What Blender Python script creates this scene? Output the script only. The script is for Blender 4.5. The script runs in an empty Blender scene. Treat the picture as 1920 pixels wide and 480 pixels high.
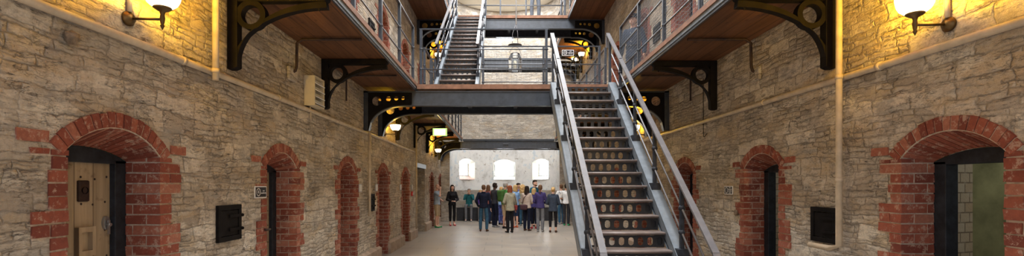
import bpy, bmesh, math, random
from mathutils import Vector, Matrix
random.seed(7)
C = bpy.context.scene.collection
PI = math.pi
R = math.radians

# ------------------------------------------------------------------ key sizes (metres); camera stands at x=0, y=0
XL, XR = -2.83, 3.42          # wall faces
EL, ER = -1.747, 2.354        # gallery edges, first floor
UL, UR = -1.70, 2.20          # gallery edges, second floor
Z1, Z2 = 3.63, 7.21           # underside of the gallery edge on each floor
DECK = 0.11                   # deck top above that
YB, YB2 = 9.81, 11.08         # lower footbridge
YU, YU2 = 15.95, 17.0         # upper footbridge
YF, YF2 = 21.25, 22.2         # far footbridges
APX, APY, APR = 0.13, 22.3, 2.55   # apse
TOP = 10.68

# ------------------------------------------------------------------ mesh builder
class MB:
    def __init__(s): s.v = []; s.f = []; s.m = []; s.c = []; s.cur = 0; s.col = 0.5; s.smooth = []; s.sm = False
    def add(s, vs, fs, smooth=None):
        b = len(s.v); s.v += [tuple(v) for v in vs]
        for f in fs:
            s.f.append([b + i for i in f]); s.m.append(s.cur); s.c.append(s.col); s.smooth.append(s.sm if smooth is None else smooth)
        return s
    def box(s, x0, x1, y0, y1, z0, z1, mtx=None):
        vs = [Vector((x, y, z)) for x in (x0, x1) for y in (y0, y1) for z in (z0, z1)]
        if mtx: vs = [mtx @ v for v in vs]
        return s.add(vs, [(0, 1, 3, 2), (4, 6, 7, 5), (0, 4, 5, 1), (2, 3, 7, 6), (0, 2, 6, 4), (1, 5, 7, 3)], False)
    def bar(s, p, q, w, h, up=(0, 0, 1)):
        p, q = Vector(p), Vector(q); d = (q - p).normalized(); a = d.cross(Vector(up))
        if a.length < 1e-5: a = d.cross(Vector((0, 1, 0)))
        a.normalize(); b = a.cross(d)
        vs = []
        for o in (p, q):
            for i, j in ((-1, -1), (1, -1), (1, 1), (-1, 1)): vs.append(o + a * (i * w / 2) + b * (j * h / 2))
        return s.add(vs, [(3, 2, 1, 0), (4, 5, 6, 7), (0, 1, 5, 4), (1, 2, 6, 5), (2, 3, 7, 6), (3, 0, 4, 7)], False)
    def tube(s, pts, r, n=10, caps=True):
        pts = [Vector(p) for p in pts]; rs = r if isinstance(r, (list, tuple)) else [r] * len(pts)
        vs = []; prev = None
        for i, p in enumerate(pts):
            d = (pts[min(i + 1, len(pts) - 1)] - pts[max(i - 1, 0)]).normalized()
            if prev is None:
                a = d.cross(Vector((0, 0, 1)))
                if a.length < 1e-4: a = d.cross(Vector((0, 1, 0)))
            else: a = prev - d * prev.dot(d)
            a.normalize(); prev = a; b = d.cross(a)
            for k in range(n):
                t = 2 * PI * k / n; vs.append(p + (a * math.cos(t) + b * math.sin(t)) * rs[i])
        fs = []
        for i in range(len(pts) - 1):
            for k in range(n):
                k2 = (k + 1) % n; fs.append((i * n + k, i * n + k2, (i + 1) * n + k2, (i + 1) * n + k))
        s.add(vs, fs, True)
        if caps:
            b = len(s.v) - len(vs)
            for base, rev in ((0, True), ((len(pts) - 1) * n, False)):
                f = [b + base + k for k in range(n)]
                s.f.append(f[::-1] if rev else f); s.m.append(s.cur); s.c.append(s.col); s.smooth.append(False)
        return s
    def ball(s, c, r, n=12, sc=(1, 1, 1)):
        c = Vector(c); vs = []; fs = []; h = n // 2
        for i in range(h + 1):
            ph = PI * i / h
            for k in range(n):
                t = 2 * PI * k / n
                vs.append(c + Vector((r * sc[0] * math.sin(ph) * math.cos(t), r * sc[1] * math.sin(ph) * math.sin(t), r * sc[2] * math.cos(ph))))
        for i in range(h):
            for k in range(n):
                k2 = (k + 1) % n; fs.append((i * n + k, (i + 1) * n + k, (i + 1) * n + k2, i * n + k2))
        return s.add(vs, fs, True)
    def lathe(s, c, prof, n=24, axis='z', open_=True):
        c = Vector(c); vs = []; fs = []
        for r, z in prof:
            for k in range(n):
                t = 2 * PI * k / n; a, b = r * math.cos(t), r * math.sin(t)
                vs.append(c + (Vector((a, b, z)) if axis == 'z' else Vector((z, a, b)) if axis == 'x' else Vector((b, z, a))))
        for i in range(len(prof) - 1):
            for k in range(n):
                k2 = (k + 1) % n; fs.append((i * n + k, i * n + k2, (i + 1) * n + k2, (i + 1) * n + k))
        return s.add(vs, fs, True)
    def prism(s, poly, f, d0, d1):
        """poly: 2D outline, f(u, v, d) -> 3D; a flat-ended solid between d0 and d1 (outline may be concave)."""
        n = len(poly)
        vs = [f(u, v, d0) for u, v in poly] + [f(u, v, d1) for u, v in poly]
        fs = [tuple(range(n))[::-1], tuple(range(n, 2 * n))] + [(i, (i + 1) % n, n + (i + 1) % n, n + i) for i in range(n)]
        return s.add(vs, fs, False)
    def ribbon(s, inner, outer, f, d0, d1):
        """solid between two polylines of equal length (u, v), thickness d0..d1."""
        n = len(inner); vs = []
        for d in (d0, d1):
            vs += [f(u, v, d) for u, v in inner] + [f(u, v, d) for u, v in outer]
        fs = []
        for i in range(n - 1):
            fs += [(i, i + 1, n + i + 1, n + i), (2 * n + i, 3 * n + i, 3 * n + i + 1, 2 * n + i + 1),
                   (i, 2 * n + i, 2 * n + i + 1, i + 1), (n + i, n + i + 1, 3 * n + i + 1, 3 * n + i)]
        fs += [(0, n, 3 * n, 2 * n), (n - 1, 3 * n - 1, 4 * n - 1, 2 * n - 1)]
        return s.add(vs, fs, False)
    def build(s, name, mats, parent=None, local=False, bevel=0, fix=True):
        me = bpy.data.meshes.new(name)
        off = Vector((0, 0, 0))
        if parent is not None and not local:
            p = parent
            while p is not None: off += p.location; p = p.parent
        me.from_pydata([Vector(v) - off for v in s.v], [], s.f)
        mats = mats if isinstance(mats, (list, tuple)) else [mats]
        for m in mats: me.materials.append(m)
        me.polygons.foreach_set('material_index', [min(i, len(mats) - 1) for i in s.m])
        me.polygons.foreach_set('use_smooth', s.smooth)
        if len(set(s.c)) > 1:
            at = me.color_attributes.new('tone', 'FLOAT_COLOR', 'CORNER')
            k = 0
            for p, c in zip(me.polygons, s.c):
                for _ in p.vertices: at.data[k].color = (c, c, c, 1); k += 1
        if fix:
            bm = bmesh.new(); bm.from_mesh(me); bmesh.ops.recalc_face_normals(bm, faces=bm.faces); bm.to_mesh(me); bm.free()
        me.update()
        o = bpy.data.objects.new(name, me); C.objects.link(o)
        if parent is not None: o.parent = parent
        if bevel:
            b = o.modifiers.new('edge', 'BEVEL'); b.width = bevel; b.segments = 2; b.limit_method = 'ANGLE'
        return o

def tag(o, label, cat, group=None, kind=None):
    if label: o['label'] = label
    if cat: o['category'] = cat
    if group: o['group'] = group
    if kind: o['kind'] = kind
    return o
def thing(name, loc, label, cat, group=None, rz=0, kind=None):
    o = bpy.data.objects.new(name, None); C.objects.link(o); o.location = loc; o.rotation_euler = (0, 0, rz)
    o.empty_display_size = 0.1
    return tag(o, label, cat, group, kind)
def txt(body, size, mtx, name, mat, parent, align='CENTER', depth=0.0008):
    cu = bpy.data.curves.new('t', 'FONT'); cu.body = body; cu.size = size; cu.align_x = align; cu.align_y = 'CENTER'; cu.extrude = depth
    ob = bpy.data.objects.new('t', cu); C.objects.link(ob)
    dg = bpy.context.evaluated_depsgraph_get(); dg.update()
    me = bpy.data.meshes.new_from_object(ob.evaluated_get(dg)); bpy.data.objects.remove(ob)
    off = Vector((0, 0, 0)); p = parent
    while p is not None: off += p.location; p = p.parent
    me.transform(Matrix.Translation(-off) @ mtx); me.materials.clear(); me.materials.append(mat)
    o = bpy.data.objects.new(name, me); C.objects.link(o); o.parent = parent
    return o

# ------------------------------------------------------------------ materials
class NT:
    def __init__(s, name):
        s.mat = bpy.data.materials.new(name); s.mat.use_nodes = True; s.t = s.mat.node_tree; s.t.nodes.clear()
        s.out = s.n('ShaderNodeOutputMaterial'); s.bsdf = s.n('ShaderNodeBsdfPrincipled'); s.l(s.bsdf, 0, s.out, 0)
        s.bsdf.inputs['Specular IOR Level'].default_value = 0.3
    def n(s, t, **k):
        nd = s.t.nodes.new(t)
        for a, b in k.items(): setattr(nd, a, b)
        return nd
    def l(s, a, i, b, j): s.t.links.new(a.outputs[i], b.inputs[j])
    def coord(s, scale=(1, 1, 1)):
        tc = s.n('ShaderNodeTexCoord'); mp = s.n('ShaderNodeMapping'); mp.inputs['Scale'].default_value = scale
        s.l(tc, 'Object', mp, 0); return mp
    def noise(s, src, scale, detail=5, rough=0.6, dist=0):
        nd = s.n('ShaderNodeTexNoise'); nd.inputs['Scale'].default_value = scale; nd.inputs['Detail'].default_value = detail
        nd.inputs['Roughness'].default_value = rough; nd.inputs['Distortion'].default_value = dist
        s.l(src, 0, nd, 'Vector'); return nd
    def ramp(s, src, stops, o=0, interp='LINEAR'):
        nd = s.n('ShaderNodeValToRGB'); nd.color_ramp.interpolation = interp; e = nd.color_ramp.elements
        while len(e) < len(stops): e.new(0.5)
        for i, (p, c) in enumerate(stops):
            e[i].position = p; e[i].color = (c, c, c, 1) if isinstance(c, (int, float)) else (*c, 1)
        s.l(src, o, nd, 0); return nd
    def mix(s, fac, a, b, mode='MIX'):
        nd = s.n('ShaderNodeMix', data_type='RGBA', blend_type=mode)
        for k, x in ((0, fac), (6, a), (7, b)):
            if isinstance(x, tuple) and len(x) == 2 and hasattr(x[0], 'outputs'): s.t.links.new(x[0].outputs[x[1]], nd.inputs[k])
            elif hasattr(x, 'outputs'): s.t.links.new(x.outputs[2 if x.bl_idname == 'ShaderNodeMix' else 0], nd.inputs[k])
            elif isinstance(x, (int, float)): nd.inputs[k].default_value = x if k == 0 else (x, x, x, 1)
            else: nd.inputs[k].default_value = (*x, 1)
        return nd
    def math(s, op, a, b=None):
        nd = s.n('ShaderNodeMath', operation=op)
        for k, x in ((0, a), (1, b)):
            if x is None: continue
            if isinstance(x, tuple): s.l(x[0], x[1], nd, k)
            elif hasattr(x, 'outputs'): s.l(x, 0, nd, k)
            else: nd.inputs[k].default_value = x
        return nd
    def base(s, x):
        if hasattr(x, 'outputs'): s.t.links.new(x.outputs[2 if x.bl_idname == 'ShaderNodeMix' else 0], s.bsdf.inputs['Base Color'])
        else: s.bsdf.inputs['Base Color'].default_value = (*x, 1)
    def bump(s, h, strength=0.5, dist=0.01):
        nd = s.n('ShaderNodeBump'); nd.inputs['Strength'].default_value = strength; nd.inputs['Distance'].default_value = dist
        s.l(h, 0, nd, 'Height'); s.l(nd, 0, s.bsdf, 'Normal')
    def rough(s, v): s.bsdf.inputs['Roughness'].default_value = v; return s
MATS = {}
def paint(name, col, rough=0.5, metal=0.0, var=0.25, scale=9, spec=0.3, bump=0.15):
    if name in MATS: return MATS[name]
    m = NT(name); c = m.coord(); nz = m.noise(c, scale)
    rp = m.ramp(nz, [(0.3, tuple(x * (1 - var) for x in col)), (0.7, tuple(min(1, x * (1 + var)) for x in col))])
    m.base(rp); m.rough(rough); m.bsdf.inputs['Metallic'].default_value = metal; m.bsdf.inputs['Specular IOR Level'].default_value = spec
    if bump: m.bump(m.noise(c, scale * 6), bump, 0.002)
    MATS[name] = m.mat; return m.mat
def emit(name, col, strength):
    if name in MATS: return MATS[name]
    m = NT(name); m.base(col); m.bsdf.inputs['Emission Color'].default_value = (*col, 1); m.bsdf.inputs['Emission Strength'].default_value = strength
    MATS[name] = m.mat; return m.mat

def rubble(name, light, mid, dark, seed=0.0, h=.165, L=.40, joint=0.8, slate=0.75, polar=None):
    """limewashed rubble brought to rough courses: squared stones, bands of thin slivers, ragged joints, flakes of slate"""
    m = NT(name); tc = m.n('ShaderNodeTexCoord'); sp = m.n('ShaderNodeSeparateXYZ'); m.l(tc, 'Object', sp, 0)
    if polar:
        px = m.math('SUBTRACT', (sp, 0), polar[0]); py = m.math('SUBTRACT', (sp, 1), polar[1])
        u0 = m.math('MULTIPLY', m.math('ARCTAN2', px, py), polar[2])
    else: u0 = m.math('ADD', (sp, 1), (sp, 0))
    cb = m.n('ShaderNodeCombineXYZ'); m.l(u0, 0, cb, 0); m.l(sp, 2, cb, 1); cb.inputs[2].default_value = seed
    def sc(src, x, y):
        mp = m.n('ShaderNodeMapping'); mp.inputs['Scale'].default_value = (x, y, 1); m.l(src, 0, mp, 0); return mp
    w1 = m.noise(sc(cb, .8, 1.6), 1.0, 3, .55); w2 = m.noise(cb, 5.0, 3, .6); w3 = m.noise(cb, 21, 3, .65)
    def off(n, k): return m.math('MULTIPLY', m.math('SUBTRACT', (n, 0), .5), k)
    z = m.math('ADD', m.math('ADD', m.math('ADD', (sp, 2), off(w1, .20)), off(w2, .075)), off(w3, .020))
    w2b = m.noise(sc(cb, 1.3, 1.0), 4.3, 3, .6)
    u = m.math('ADD', m.math('ADD', u0, off(w2b, .16)), off(w3, .028))
    def course(hh, LL, k):
        v = m.math('DIVIDE', z, hh); ci = m.math('FLOOR', v); fz = m.math('FRACT', v)
        wn = m.n('ShaderNodeTexWhiteNoise', noise_dimensions='1D'); m.l(m.math('ADD', ci, k), 0, wn, 'W')
        uu = m.math('ADD', m.math('DIVIDE', u, LL), m.math('MULTIPLY', wn, 97.0))
        ve = m.n('ShaderNodeTexVoronoi', voronoi_dimensions='1D', feature='DISTANCE_TO_EDGE'); vc = m.n('ShaderNodeTexVoronoi', voronoi_dimensions='1D', feature='F1')
        for q in (ve, vc): m.l(uu, 0, q, 'W'); q.inputs['Scale'].default_value = 1; q.inputs['Randomness'].default_value = .9
        ez = m.math('MULTIPLY', m.math('MINIMUM', fz, m.math('SUBTRACT', 1.0, fz)), hh)
        eu = m.math('MULTIPLY', (ve, 0), LL)
        e = m.math('MINIMUM', ez, eu); s_ = m.n('ShaderNodeSeparateColor'); m.l(vc, 1, s_, 0)
        wn2 = m.n('ShaderNodeTexWhiteNoise', noise_dimensions='2D'); c2 = m.n('ShaderNodeCombineXYZ'); m.l(s_, 0, c2, 0); m.l(ci, 0, c2, 1); m.l(c2, 0, wn2, 'Vector')
        return e, wn2
    e1, r1 = course(h, L, 3.0); e2, r2 = course(h * .36, L * .62, 11.0)
    sl2 = m.n('ShaderNodeSeparateColor'); m.l(r1, 1, sl2, 0)
    pick = m.math('GREATER_THAN', (r1, 0), .60)
    band = m.math('GREATER_THAN', (m.noise(sc(cb, .7, 1.5), 1.7, 2, .5), 0), .545)
    pick = m.math('MAXIMUM', pick, band)
    e2m = m.math('MINIMUM', e2, m.math('ADD', e1, .004))
    def sel(a, b): return m.math('ADD', m.math('MULTIPLY', a, m.math('SUBTRACT', 1.0, pick)), m.math('MULTIPLY', b, pick))
    e = sel(e1, e2m); rnd = sel((sl2, 1), (r2, 0))
    fl = m.noise(sc(cb, 5.5, 30), 1.0, 6, .7); fine = m.noise(cb, 42, 5, .72); med = m.noise(cb, 12, 5, .65)
    stone = m.ramp(rnd, [(0.0, mid), (0.18, light), (0.42, tuple(.6 * a + .4 * b for a, b in zip(light, mid))), (0.70, tuple(min(1, a * 1.08) for a in light)), (1.0, tuple(.75 * a + .25 * b for a, b in zip(mid, dark)))])
    c = m.mix(m.ramp(med, [(.46, 0.0), (.62, .6)]), stone, mid)
    st = m.noise(sc(cb, 1.1, 2.6), 1.0, 6, .7); st2 = m.noise(sc(cb, 1.4, 3.2), 1.9, 6, .72)
    c = m.mix(m.ramp(st, [(.50, 0.0), (.60, .75)]), c, tuple(a * k for a, k in zip(light, (.78, .66, .50))))      # tan lime stains
    c = m.mix(m.ramp(st2, [(.52, 0.0), (.62, .7)]), c, tuple(a * k for a, k in zip(light, (.50, .52, .56))))      # bare grey stone
    c = m.mix(m.ramp(m.noise(sc(cb, 1.2, 2.4), 1.5, 5, .68), [(.56, 0.0), (.63, .8)]), c, tuple(min(1, a * k) for a, k in zip(light, (1.12, 1.12, 1.10))))   # fresh limewash
    c = m.mix(m.ramp(fine, [(.50, 0.0), (.68, .45)]), c, tuple(a * .62 for a in mid))
    c = m.mix(m.math('MULTIPLY', pick, m.math('MULTIPLY', m.ramp(w2, [(.40, 0.2), (.6, 1.0)]), .50)), c, tuple(.80 * a + .2 * b for a, b in zip(mid, dark)))
    jw = m.ramp(e, [(0.0, 1.0), (0.0035, .9), (0.0095, 0.0)])
    jp = m.ramp(m.noise(cb, 2.6, 4, .65), [(.34, .25), (.6, 1.0)])
    jf = m.math('MULTIPLY', m.math('MULTIPLY', jw, jp), joint)
    c = m.mix(jf, c, tuple(.4 * a + .6 * b for a, b in zip(mid, dark)))
    sf = m.math('MULTIPLY', m.math('MULTIPLY', m.ramp(fl, [(.555, 0.0), (.605, 1.0)]), m.ramp(m.noise(cb, 1.7, 5, .65), [(.42, .08), (.62, 1.0)])), slate)
    c = m.mix(sf, c, dark)
    ck = m.math('MULTIPLY', m.ramp(m.noise(sc(cb, 9, 30), 1.0, 4, .6), [(.63, 0.0), (.69, 1.0)]), m.ramp(m.noise(cb, 3.3, 3, .6), [(.45, 0.0), (.62, 1.0)]))
    pit = m.math('MULTIPLY', m.ramp(m.noise(cb, 30, 3, .6), [(.66, 0.0), (.72, .8)]), m.ramp(m.noise(cb, 2.2, 3, .6), [(.45, 0.0), (.65, 1.0)]))
    def hair(sx, sy, k, wd, patch):
        ab = m.math('ABSOLUTE', m.math('SUBTRACT', (m.noise(sc(cb, sx, sy), k, 5, .62), 0), .5))
        return m.math('MULTIPLY', m.ramp(ab, [(0.0, 1.0), (wd, 0.0)]), m.ramp(m.noise(cb, patch, 4, .65), [(.47, 0.0), (.56, 1.0)]))
    hl = m.math('MAXIMUM', hair(2.2, 8.5, 1.0, .011, 1.9), hair(5, 13, 1.0, .010, 2.7))
    hl = m.math('MULTIPLY', hl, .62 * slate)
    dk = m.math('MAXIMUM', m.math('MAXIMUM', ck, pit), hl)
    c = m.mix(m.math('MULTIPLY', dk, .85), c, tuple(x * .4 for x in dark))
    m.base(c); m.rough(.92); m.bsdf.inputs['Specular IOR Level'].default_value = .12
    H = m.math('MULTIPLY', m.math('MULTIPLY', m.ramp(e, [(0.0, 1.0), (.007, .5), (.022, 0.0)]), jp), -.62)
    H = m.math('ADD', H, m.math('MULTIPLY', fl, .75)); H = m.math('ADD', H, m.math('MULTIPLY', med, .75)); H = m.math('ADD', H, m.math('MULTIPLY', fine, .36))
    H = m.math('ADD', H, m.math('MULTIPLY', rnd, .26)); H = m.math('SUBTRACT', H, m.math('MULTIPLY', dk, .6))
    m.bump(H, 1.0, .034)
    return m.mat

def brick_mat():
    m = NT('old_red_brick'); c = m.coord(); a = m.n('ShaderNodeAttribute', attribute_name='tone')
    rp = m.ramp(a, [(0.0, (0.17, 0.042, 0.026)), (0.35, (0.27, 0.070, 0.040)), (0.7, (0.33, 0.095, 0.055)), (1.0, (0.40, 0.165, 0.105))], o=0)
    nz = m.noise(c, 30, 5, 0.65)
    b = m.mix(m.ramp(nz, [(0.35, 0.0), (0.75, 0.55)]), rp, (0.13, 0.035, 0.025))
    lime = m.ramp(m.noise(c, 16, 7, 0.78), [(0.54, 0.0), (0.61, 0.65)])
    b2 = m.mix(lime, b, (0.50, 0.36, 0.27)); m.base(b2); m.rough(0.85)
    m.bump(m.noise(c, 38, 5, 0.7), 0.6, 0.006); return m.mat

def wood(name, c0, c1, dark, along=1, plank=0.2, axis=0, gap=0.012, rough=0.65, grain=1.0, offset=0.0, lines=True):
    """boards: grain along axis `along` (0,1,2), boards laid side by side along `axis`"""
    m = NT(name); sc = [18, 18, 18]; sc[along] = 1.1; c = m.coord(tuple(sc))
    tc = m.n('ShaderNodeTexCoord'); sp = m.n('ShaderNodeSeparateXYZ'); m.l(tc, 'Object', sp, 0)
    q = m.n('ShaderNodeMath', operation='DIVIDE'); m.l(sp, axis, q, 0); q.inputs[1].default_value = plank
    q2 = m.math('ADD', q, offset); fl = m.math('FLOOR', q2); fr = m.math('FRACT', q2)
    wn = m.n('ShaderNodeTexWhiteNoise', noise_dimensions='1D'); m.l(fl, 0, wn, 'W')
    addv = m.n('ShaderNodeVectorMath', operation='ADD'); m.l(c, 0, addv, 0)
    wv = m.n('ShaderNodeVectorMath', operation='SCALE'); m.l(wn, 1, wv, 0); wv.inputs['Scale'].default_value = 30; m.l(wv, 0, addv, 1)
    g = m.noise(addv, 1.0, 6, 0.65, 0.6)
    col = m.ramp(g, [(0.3, c0), (0.7, c1)])
    tone = m.ramp(wn, [(0.0, 0.72), (1.0, 1.12)])
    col2 = m.mix(1.0, col, tone, 'MULTIPLY')
    kn = m.noise(m.coord((4, 4, 4)), 1.6, 3, 0.6)
    col3 = m.mix(m.ramp(kn, [(0.62, 0.0), (0.72, 0.7)]), col2, dark)
    if lines:
        edge = m.ramp(fr, [(0.0, 1.0), (gap / plank, 0.0), (1 - gap / plank, 0.0), (1.0, 1.0)])
        col3 = m.mix(m.math('MULTIPLY', edge, 0.8), col3, dark)
    m.base(col3); m.rough(rough); m.bump(g, 0.3 * grain, 0.004)
    return m.mat

M = {}
M['stone'] = rubble('limewashed_rubble', (0.78, 0.69, 0.565), (0.51, 0.42, 0.32), (0.125, 0.108, 0.098), 0.0)
M['stone_pale'] = rubble('pale_rubble', (0.60, 0.55, 0.48), (0.45, 0.40, 0.335), (0.20, 0.18, 0.16), 4.0, .15, .36, .45, .35, (APX, APY, APR))
M['stone_grey'] = rubble('grey_rubble', (0.60, 0.54, 0.46), (0.44, 0.385, 0.32), (0.18, 0.16, 0.14), 9.0, .15, .34, .7, .5)
M['brick'] = brick_mat()
M['mortar'] = paint('lime_mortar', (0.50, 0.40, 0.31), 0.95, var=0.3, scale=30, spec=0.1, bump=0.6)
M['iron'] = paint('black_iron_paint', (0.0085, 0.0068, 0.0065), 0.65, var=0.4, spec=0.09)
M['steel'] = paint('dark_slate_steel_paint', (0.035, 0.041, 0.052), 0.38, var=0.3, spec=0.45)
M['steel_light'] = paint('blue_grey_steel_paint', (0.145, 0.165, 0.185), 0.42, var=0.2, spec=0.45)
M['steel_mid'] = paint('grey_steel_paint', (0.075, 0.085, 0.10), 0.42, var=0.2, spec=0.45)
M['rail'] = paint('worn_grey_rail', (0.125, 0.118, 0.122), 0.42, metal=0.0, var=0.15, spec=0.5)
M['tread'] = paint('worn_brown_tread', (0.14, 0.105, 0.09), 0.5, var=0.3, scale=5)
M['nosing'] = paint('tread_nosing', (0.21, 0.165, 0.145), 0.45, var=0.2)
M['riser'] = paint('perforated_riser_paint', (0.022, 0.021, 0.022), 0.5, var=0.3)
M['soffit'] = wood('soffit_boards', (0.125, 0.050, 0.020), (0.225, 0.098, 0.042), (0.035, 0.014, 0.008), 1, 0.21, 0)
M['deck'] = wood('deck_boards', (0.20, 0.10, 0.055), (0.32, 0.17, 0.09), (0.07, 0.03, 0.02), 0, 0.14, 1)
M['edge'] = paint('timber_edge_board', (0.235, 0.115, 0.068), 0.6, var=0.35, scale=6)
M['pipe'] = paint('cream_pipe_paint', (0.52, 0.42, 0.30), 0.55, var=0.2, scale=7)
M['door'] = wood('weathered_door_boards', (0.33, 0.245, 0.155), (0.50, 0.385, 0.255), (0.11, 0.07, 0.04), 2, 0.165, 1, 0.008, grain=1.5)
M['frame'] = paint('blue_black_door_frame', (0.020, 0.023, 0.031), 0.55, var=0.5, scale=14)
M['brass'] = paint('aged_brass', (0.12, 0.075, 0.03), 0.4, metal=0.7, var=0.3)
M['zinc'] = paint('zinc_lock', (0.42, 0.42, 0.42), 0.35, metal=0.8, var=0.2)
M['rust'] = paint('dark_rust_plate', (0.035, 0.018, 0.014), 0.6, var=0.4, scale=20)
M['cream'] = paint('cream_metal', (0.58, 0.50, 0.36), 0.5, var=0.08)
M['white'] = paint('white_enamel', (0.80, 0.79, 0.76), 0.5, var=0.05)
M['cellplaster'] = paint('green_cell_plaster', (0.235, 0.225, 0.12), 0.9, var=0.45, scale=2.5, spec=0.1, bump=0.5)
def limebrick():
    m = NT('limewashed_brick'); tc = m.n('ShaderNodeTexCoord'); sp = m.n('ShaderNodeSeparateXYZ'); m.l(tc, 'Object', sp, 0)
    cb = m.n('ShaderNodeCombineXYZ'); m.l(sp, 0, cb, 0); m.l(sp, 2, cb, 1)
    b = m.n('ShaderNodeTexBrick'); m.l(cb, 0, b, 'Vector'); b.inputs['Scale'].default_value = 1; b.inputs['Brick Width'].default_value = .12; b.inputs['Row Height'].default_value = .086; b.inputs['Mortar Size'].default_value = .006
    b.inputs['Color1'].default_value = (.52, .44, .33, 1); b.inputs['Color2'].default_value = (.45, .34, .22, 1); b.inputs['Mortar'].default_value = (.20, .15, .10, 1)
    m.base(m.mix(m.ramp(m.noise(cb, 9, 5, .7), [(.5, 0.0), (.7, .6)]), b, (.55, .48, .38))); m.rough(.9)
    m.bump(m.math('SUBTRACT', m.noise(cb, 30, 4, .7), (b, 1)), .6, .01); return m.mat
M['limebrick'] = limebrick()
M['ceil'] = paint('cream_ceiling_plaster', (0.80, 0.76, 0.66), 0.9, var=0.04, scale=2, spec=0.1)
M['black'] = paint('black_sign_face', (0.012, 0.011, 0.014), 0.35, var=0.1)
M['signwhite'] = paint('sign_white', (0.75, 0.73, 0.70), 0.5, var=0.03)
M['bench'] = paint('charcoal_bench', (0.030, 0.030, 0.034), 0.55, var=0.3)
M['glow'] = emit('lamp_glow', (1.0, 0.88, 0.58), 4.0)
M['tube'] = emit('cold_tube_light', (0.93, 0.96, 1.0), 14.0)
M['exit'] = emit('exit_panel_glow', (0.86, 1.0, 0.80), 3.2)
M['exitgreen'] = emit('exit_green_glow', (0.42, 0.66, 0.22), 0.9)
M['daylight'] = emit('bright_window_sky', (0.95, 0.98, 1.0), 1.5)

def floor_mat():
    m = NT('worn_flagstone'); c = m.coord()
    b = m.n('ShaderNodeTexBrick'); m.l(c, 0, b, 'Vector'); b.offset = 0.37
    b.inputs['Color1'].default_value = (0.375, 0.31, 0.24, 1); b.inputs['Color2'].default_value = (0.31, 0.26, 0.205, 1); b.inputs['Mortar'].default_value = (0.17, 0.15, 0.125, 1)
    b.inputs['Scale'].default_value = 1; b.inputs['Brick Width'].default_value = 1.25; b.inputs['Row Height'].default_value = 0.62; b.inputs['Mortar Size'].default_value = 0.011
    nz = m.noise(c, 0.9, 6, 0.62); st = m.ramp(nz, [(0.38, 0.0), (0.68, 0.75)])
    k = m.mix(st, b, (0.245, 0.22, 0.20)); k2 = m.mix(m.ramp(m.noise(c, 22, 5, 0.7), [(0.4, 0.0), (0.75, 0.35)]), k, (0.25, 0.215, 0.17))
    m.base(k2); m.bsdf.inputs['Specular IOR Level'].default_value = 0.45
    rr = m.ramp(nz, [(0.3, 0.42), (0.7, 0.30)]); m.l(rr, 0, m.bsdf, 'Roughness')
    m.bump(m.noise(c, 14, 5, 0.6), 0.25, 0.006); return m.mat
M['floor'] = floor_mat()
def plaster_mat():
    m = NT('peeling_grey_plaster'); c = m.coord(); n1 = m.noise(c, 1.7, 7, 0.68); n2 = m.noise(c, 4.5, 6, 0.7)
    k = m.ramp(n1, [(0.34, (0.60, 0.60, 0.58)), (0.46, (0.76, 0.77, 0.77)), (0.55, (0.82, 0.82, 0.80)), (0.62, (0.60, 0.69, 0.76)), (0.75, (0.70, 0.64, 0.55))])
    k2 = m.mix(m.ramp(n2, [(0.60, 0.0), (0.65, 0.85)]), k, (0.36, 0.33, 0.30))
    m.base(k2); m.rough(0.9); m.bump(m.noise(c, 9, 6, 0.7), 0.6, 0.02); return m.mat
M['plaster'] = plaster_mat()
M['glass'] = None
g = NT('lantern_glass'); g.base((0.9, 0.93, 0.92)); g.rough(0.08); g.bsdf.inputs['Transmission Weight'].default_value = 0.9; g.bsdf.inputs['IOR'].default_value = 1.1; M['glass'] = g.mat
CL = {}
def cloth(name, col, var=0.18):
    return paint('cloth_' + name, col, 0.85, var=var, scale=14, spec=0.15, bump=0.4)
def skin(name, col):
    return paint('skin_' + name, col, 0.55, var=0.06, scale=20, spec=0.3, bump=0.1)
# ------------------------------------------------------------------ people: one continuous skin per body, clothes and hair over it
_ico = None
def ico():
    global _ico
    if _ico is None:
        bm = bmesh.new(); bmesh.ops.create_icosphere(bm, subdivisions=2, radius=1); _ico = [v.co.copy() for v in bm.verts]; bm.free()
    return _ico
class Blob:
    """overlapping hulls that a voxel remesh fuses into one surface"""
    def __init__(s): s.bm = bmesh.new()
    def hull(s, *sp):
        vs = []
        for c, r in sp:
            r = r if isinstance(r, tuple) else (r, r, r)
            for p in ico(): vs.append(s.bm.verts.new((c[0] + p.x * r[0], c[1] + p.y * r[1], c[2] + p.z * r[2])))
        res = bmesh.ops.convex_hull(s.bm, input=vs)
        junk = [e for e in set(res['geom_interior'] + res['geom_unused']) if isinstance(e, bmesh.types.BMVert)]
        bmesh.ops.delete(s.bm, geom=junk, context='VERTS'); return s
    def chain(s, *sp):
        for a, b in zip(sp, sp[1:]): s.hull(a, b)
        return s
    def build(s, name, mat, parent, voxel, k=1.0, smooth=3, floor=None):
        me = bpy.data.meshes.new(name)
        bmesh.ops.scale(s.bm, vec=(k, k, k), verts=s.bm.verts); s.bm.to_mesh(me); s.bm.free()
        o = bpy.data.objects.new(name, me); C.objects.link(o)
        rm = o.modifiers.new('fuse', 'REMESH'); rm.mode = 'VOXEL'; rm.voxel_size = voxel; rm.use_smooth_shade = True
        if smooth:
            sm = o.modifiers.new('soft', 'SMOOTH'); sm.factor = 0.5; sm.iterations = smooth
        dg = bpy.context.evaluated_depsgraph_get()
        me2 = bpy.data.meshes.new_from_object(o.evaluated_get(dg)); o.modifiers.clear(); o.data = me2; me2.name = name
        bpy.data.meshes.remove(me); me2.materials.clear(); me2.materials.append(mat)
        if floor is not None:
            for v in me2.vertices:
                if v.co.z < floor: v.co.z = floor
        o.parent = parent; return o

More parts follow.
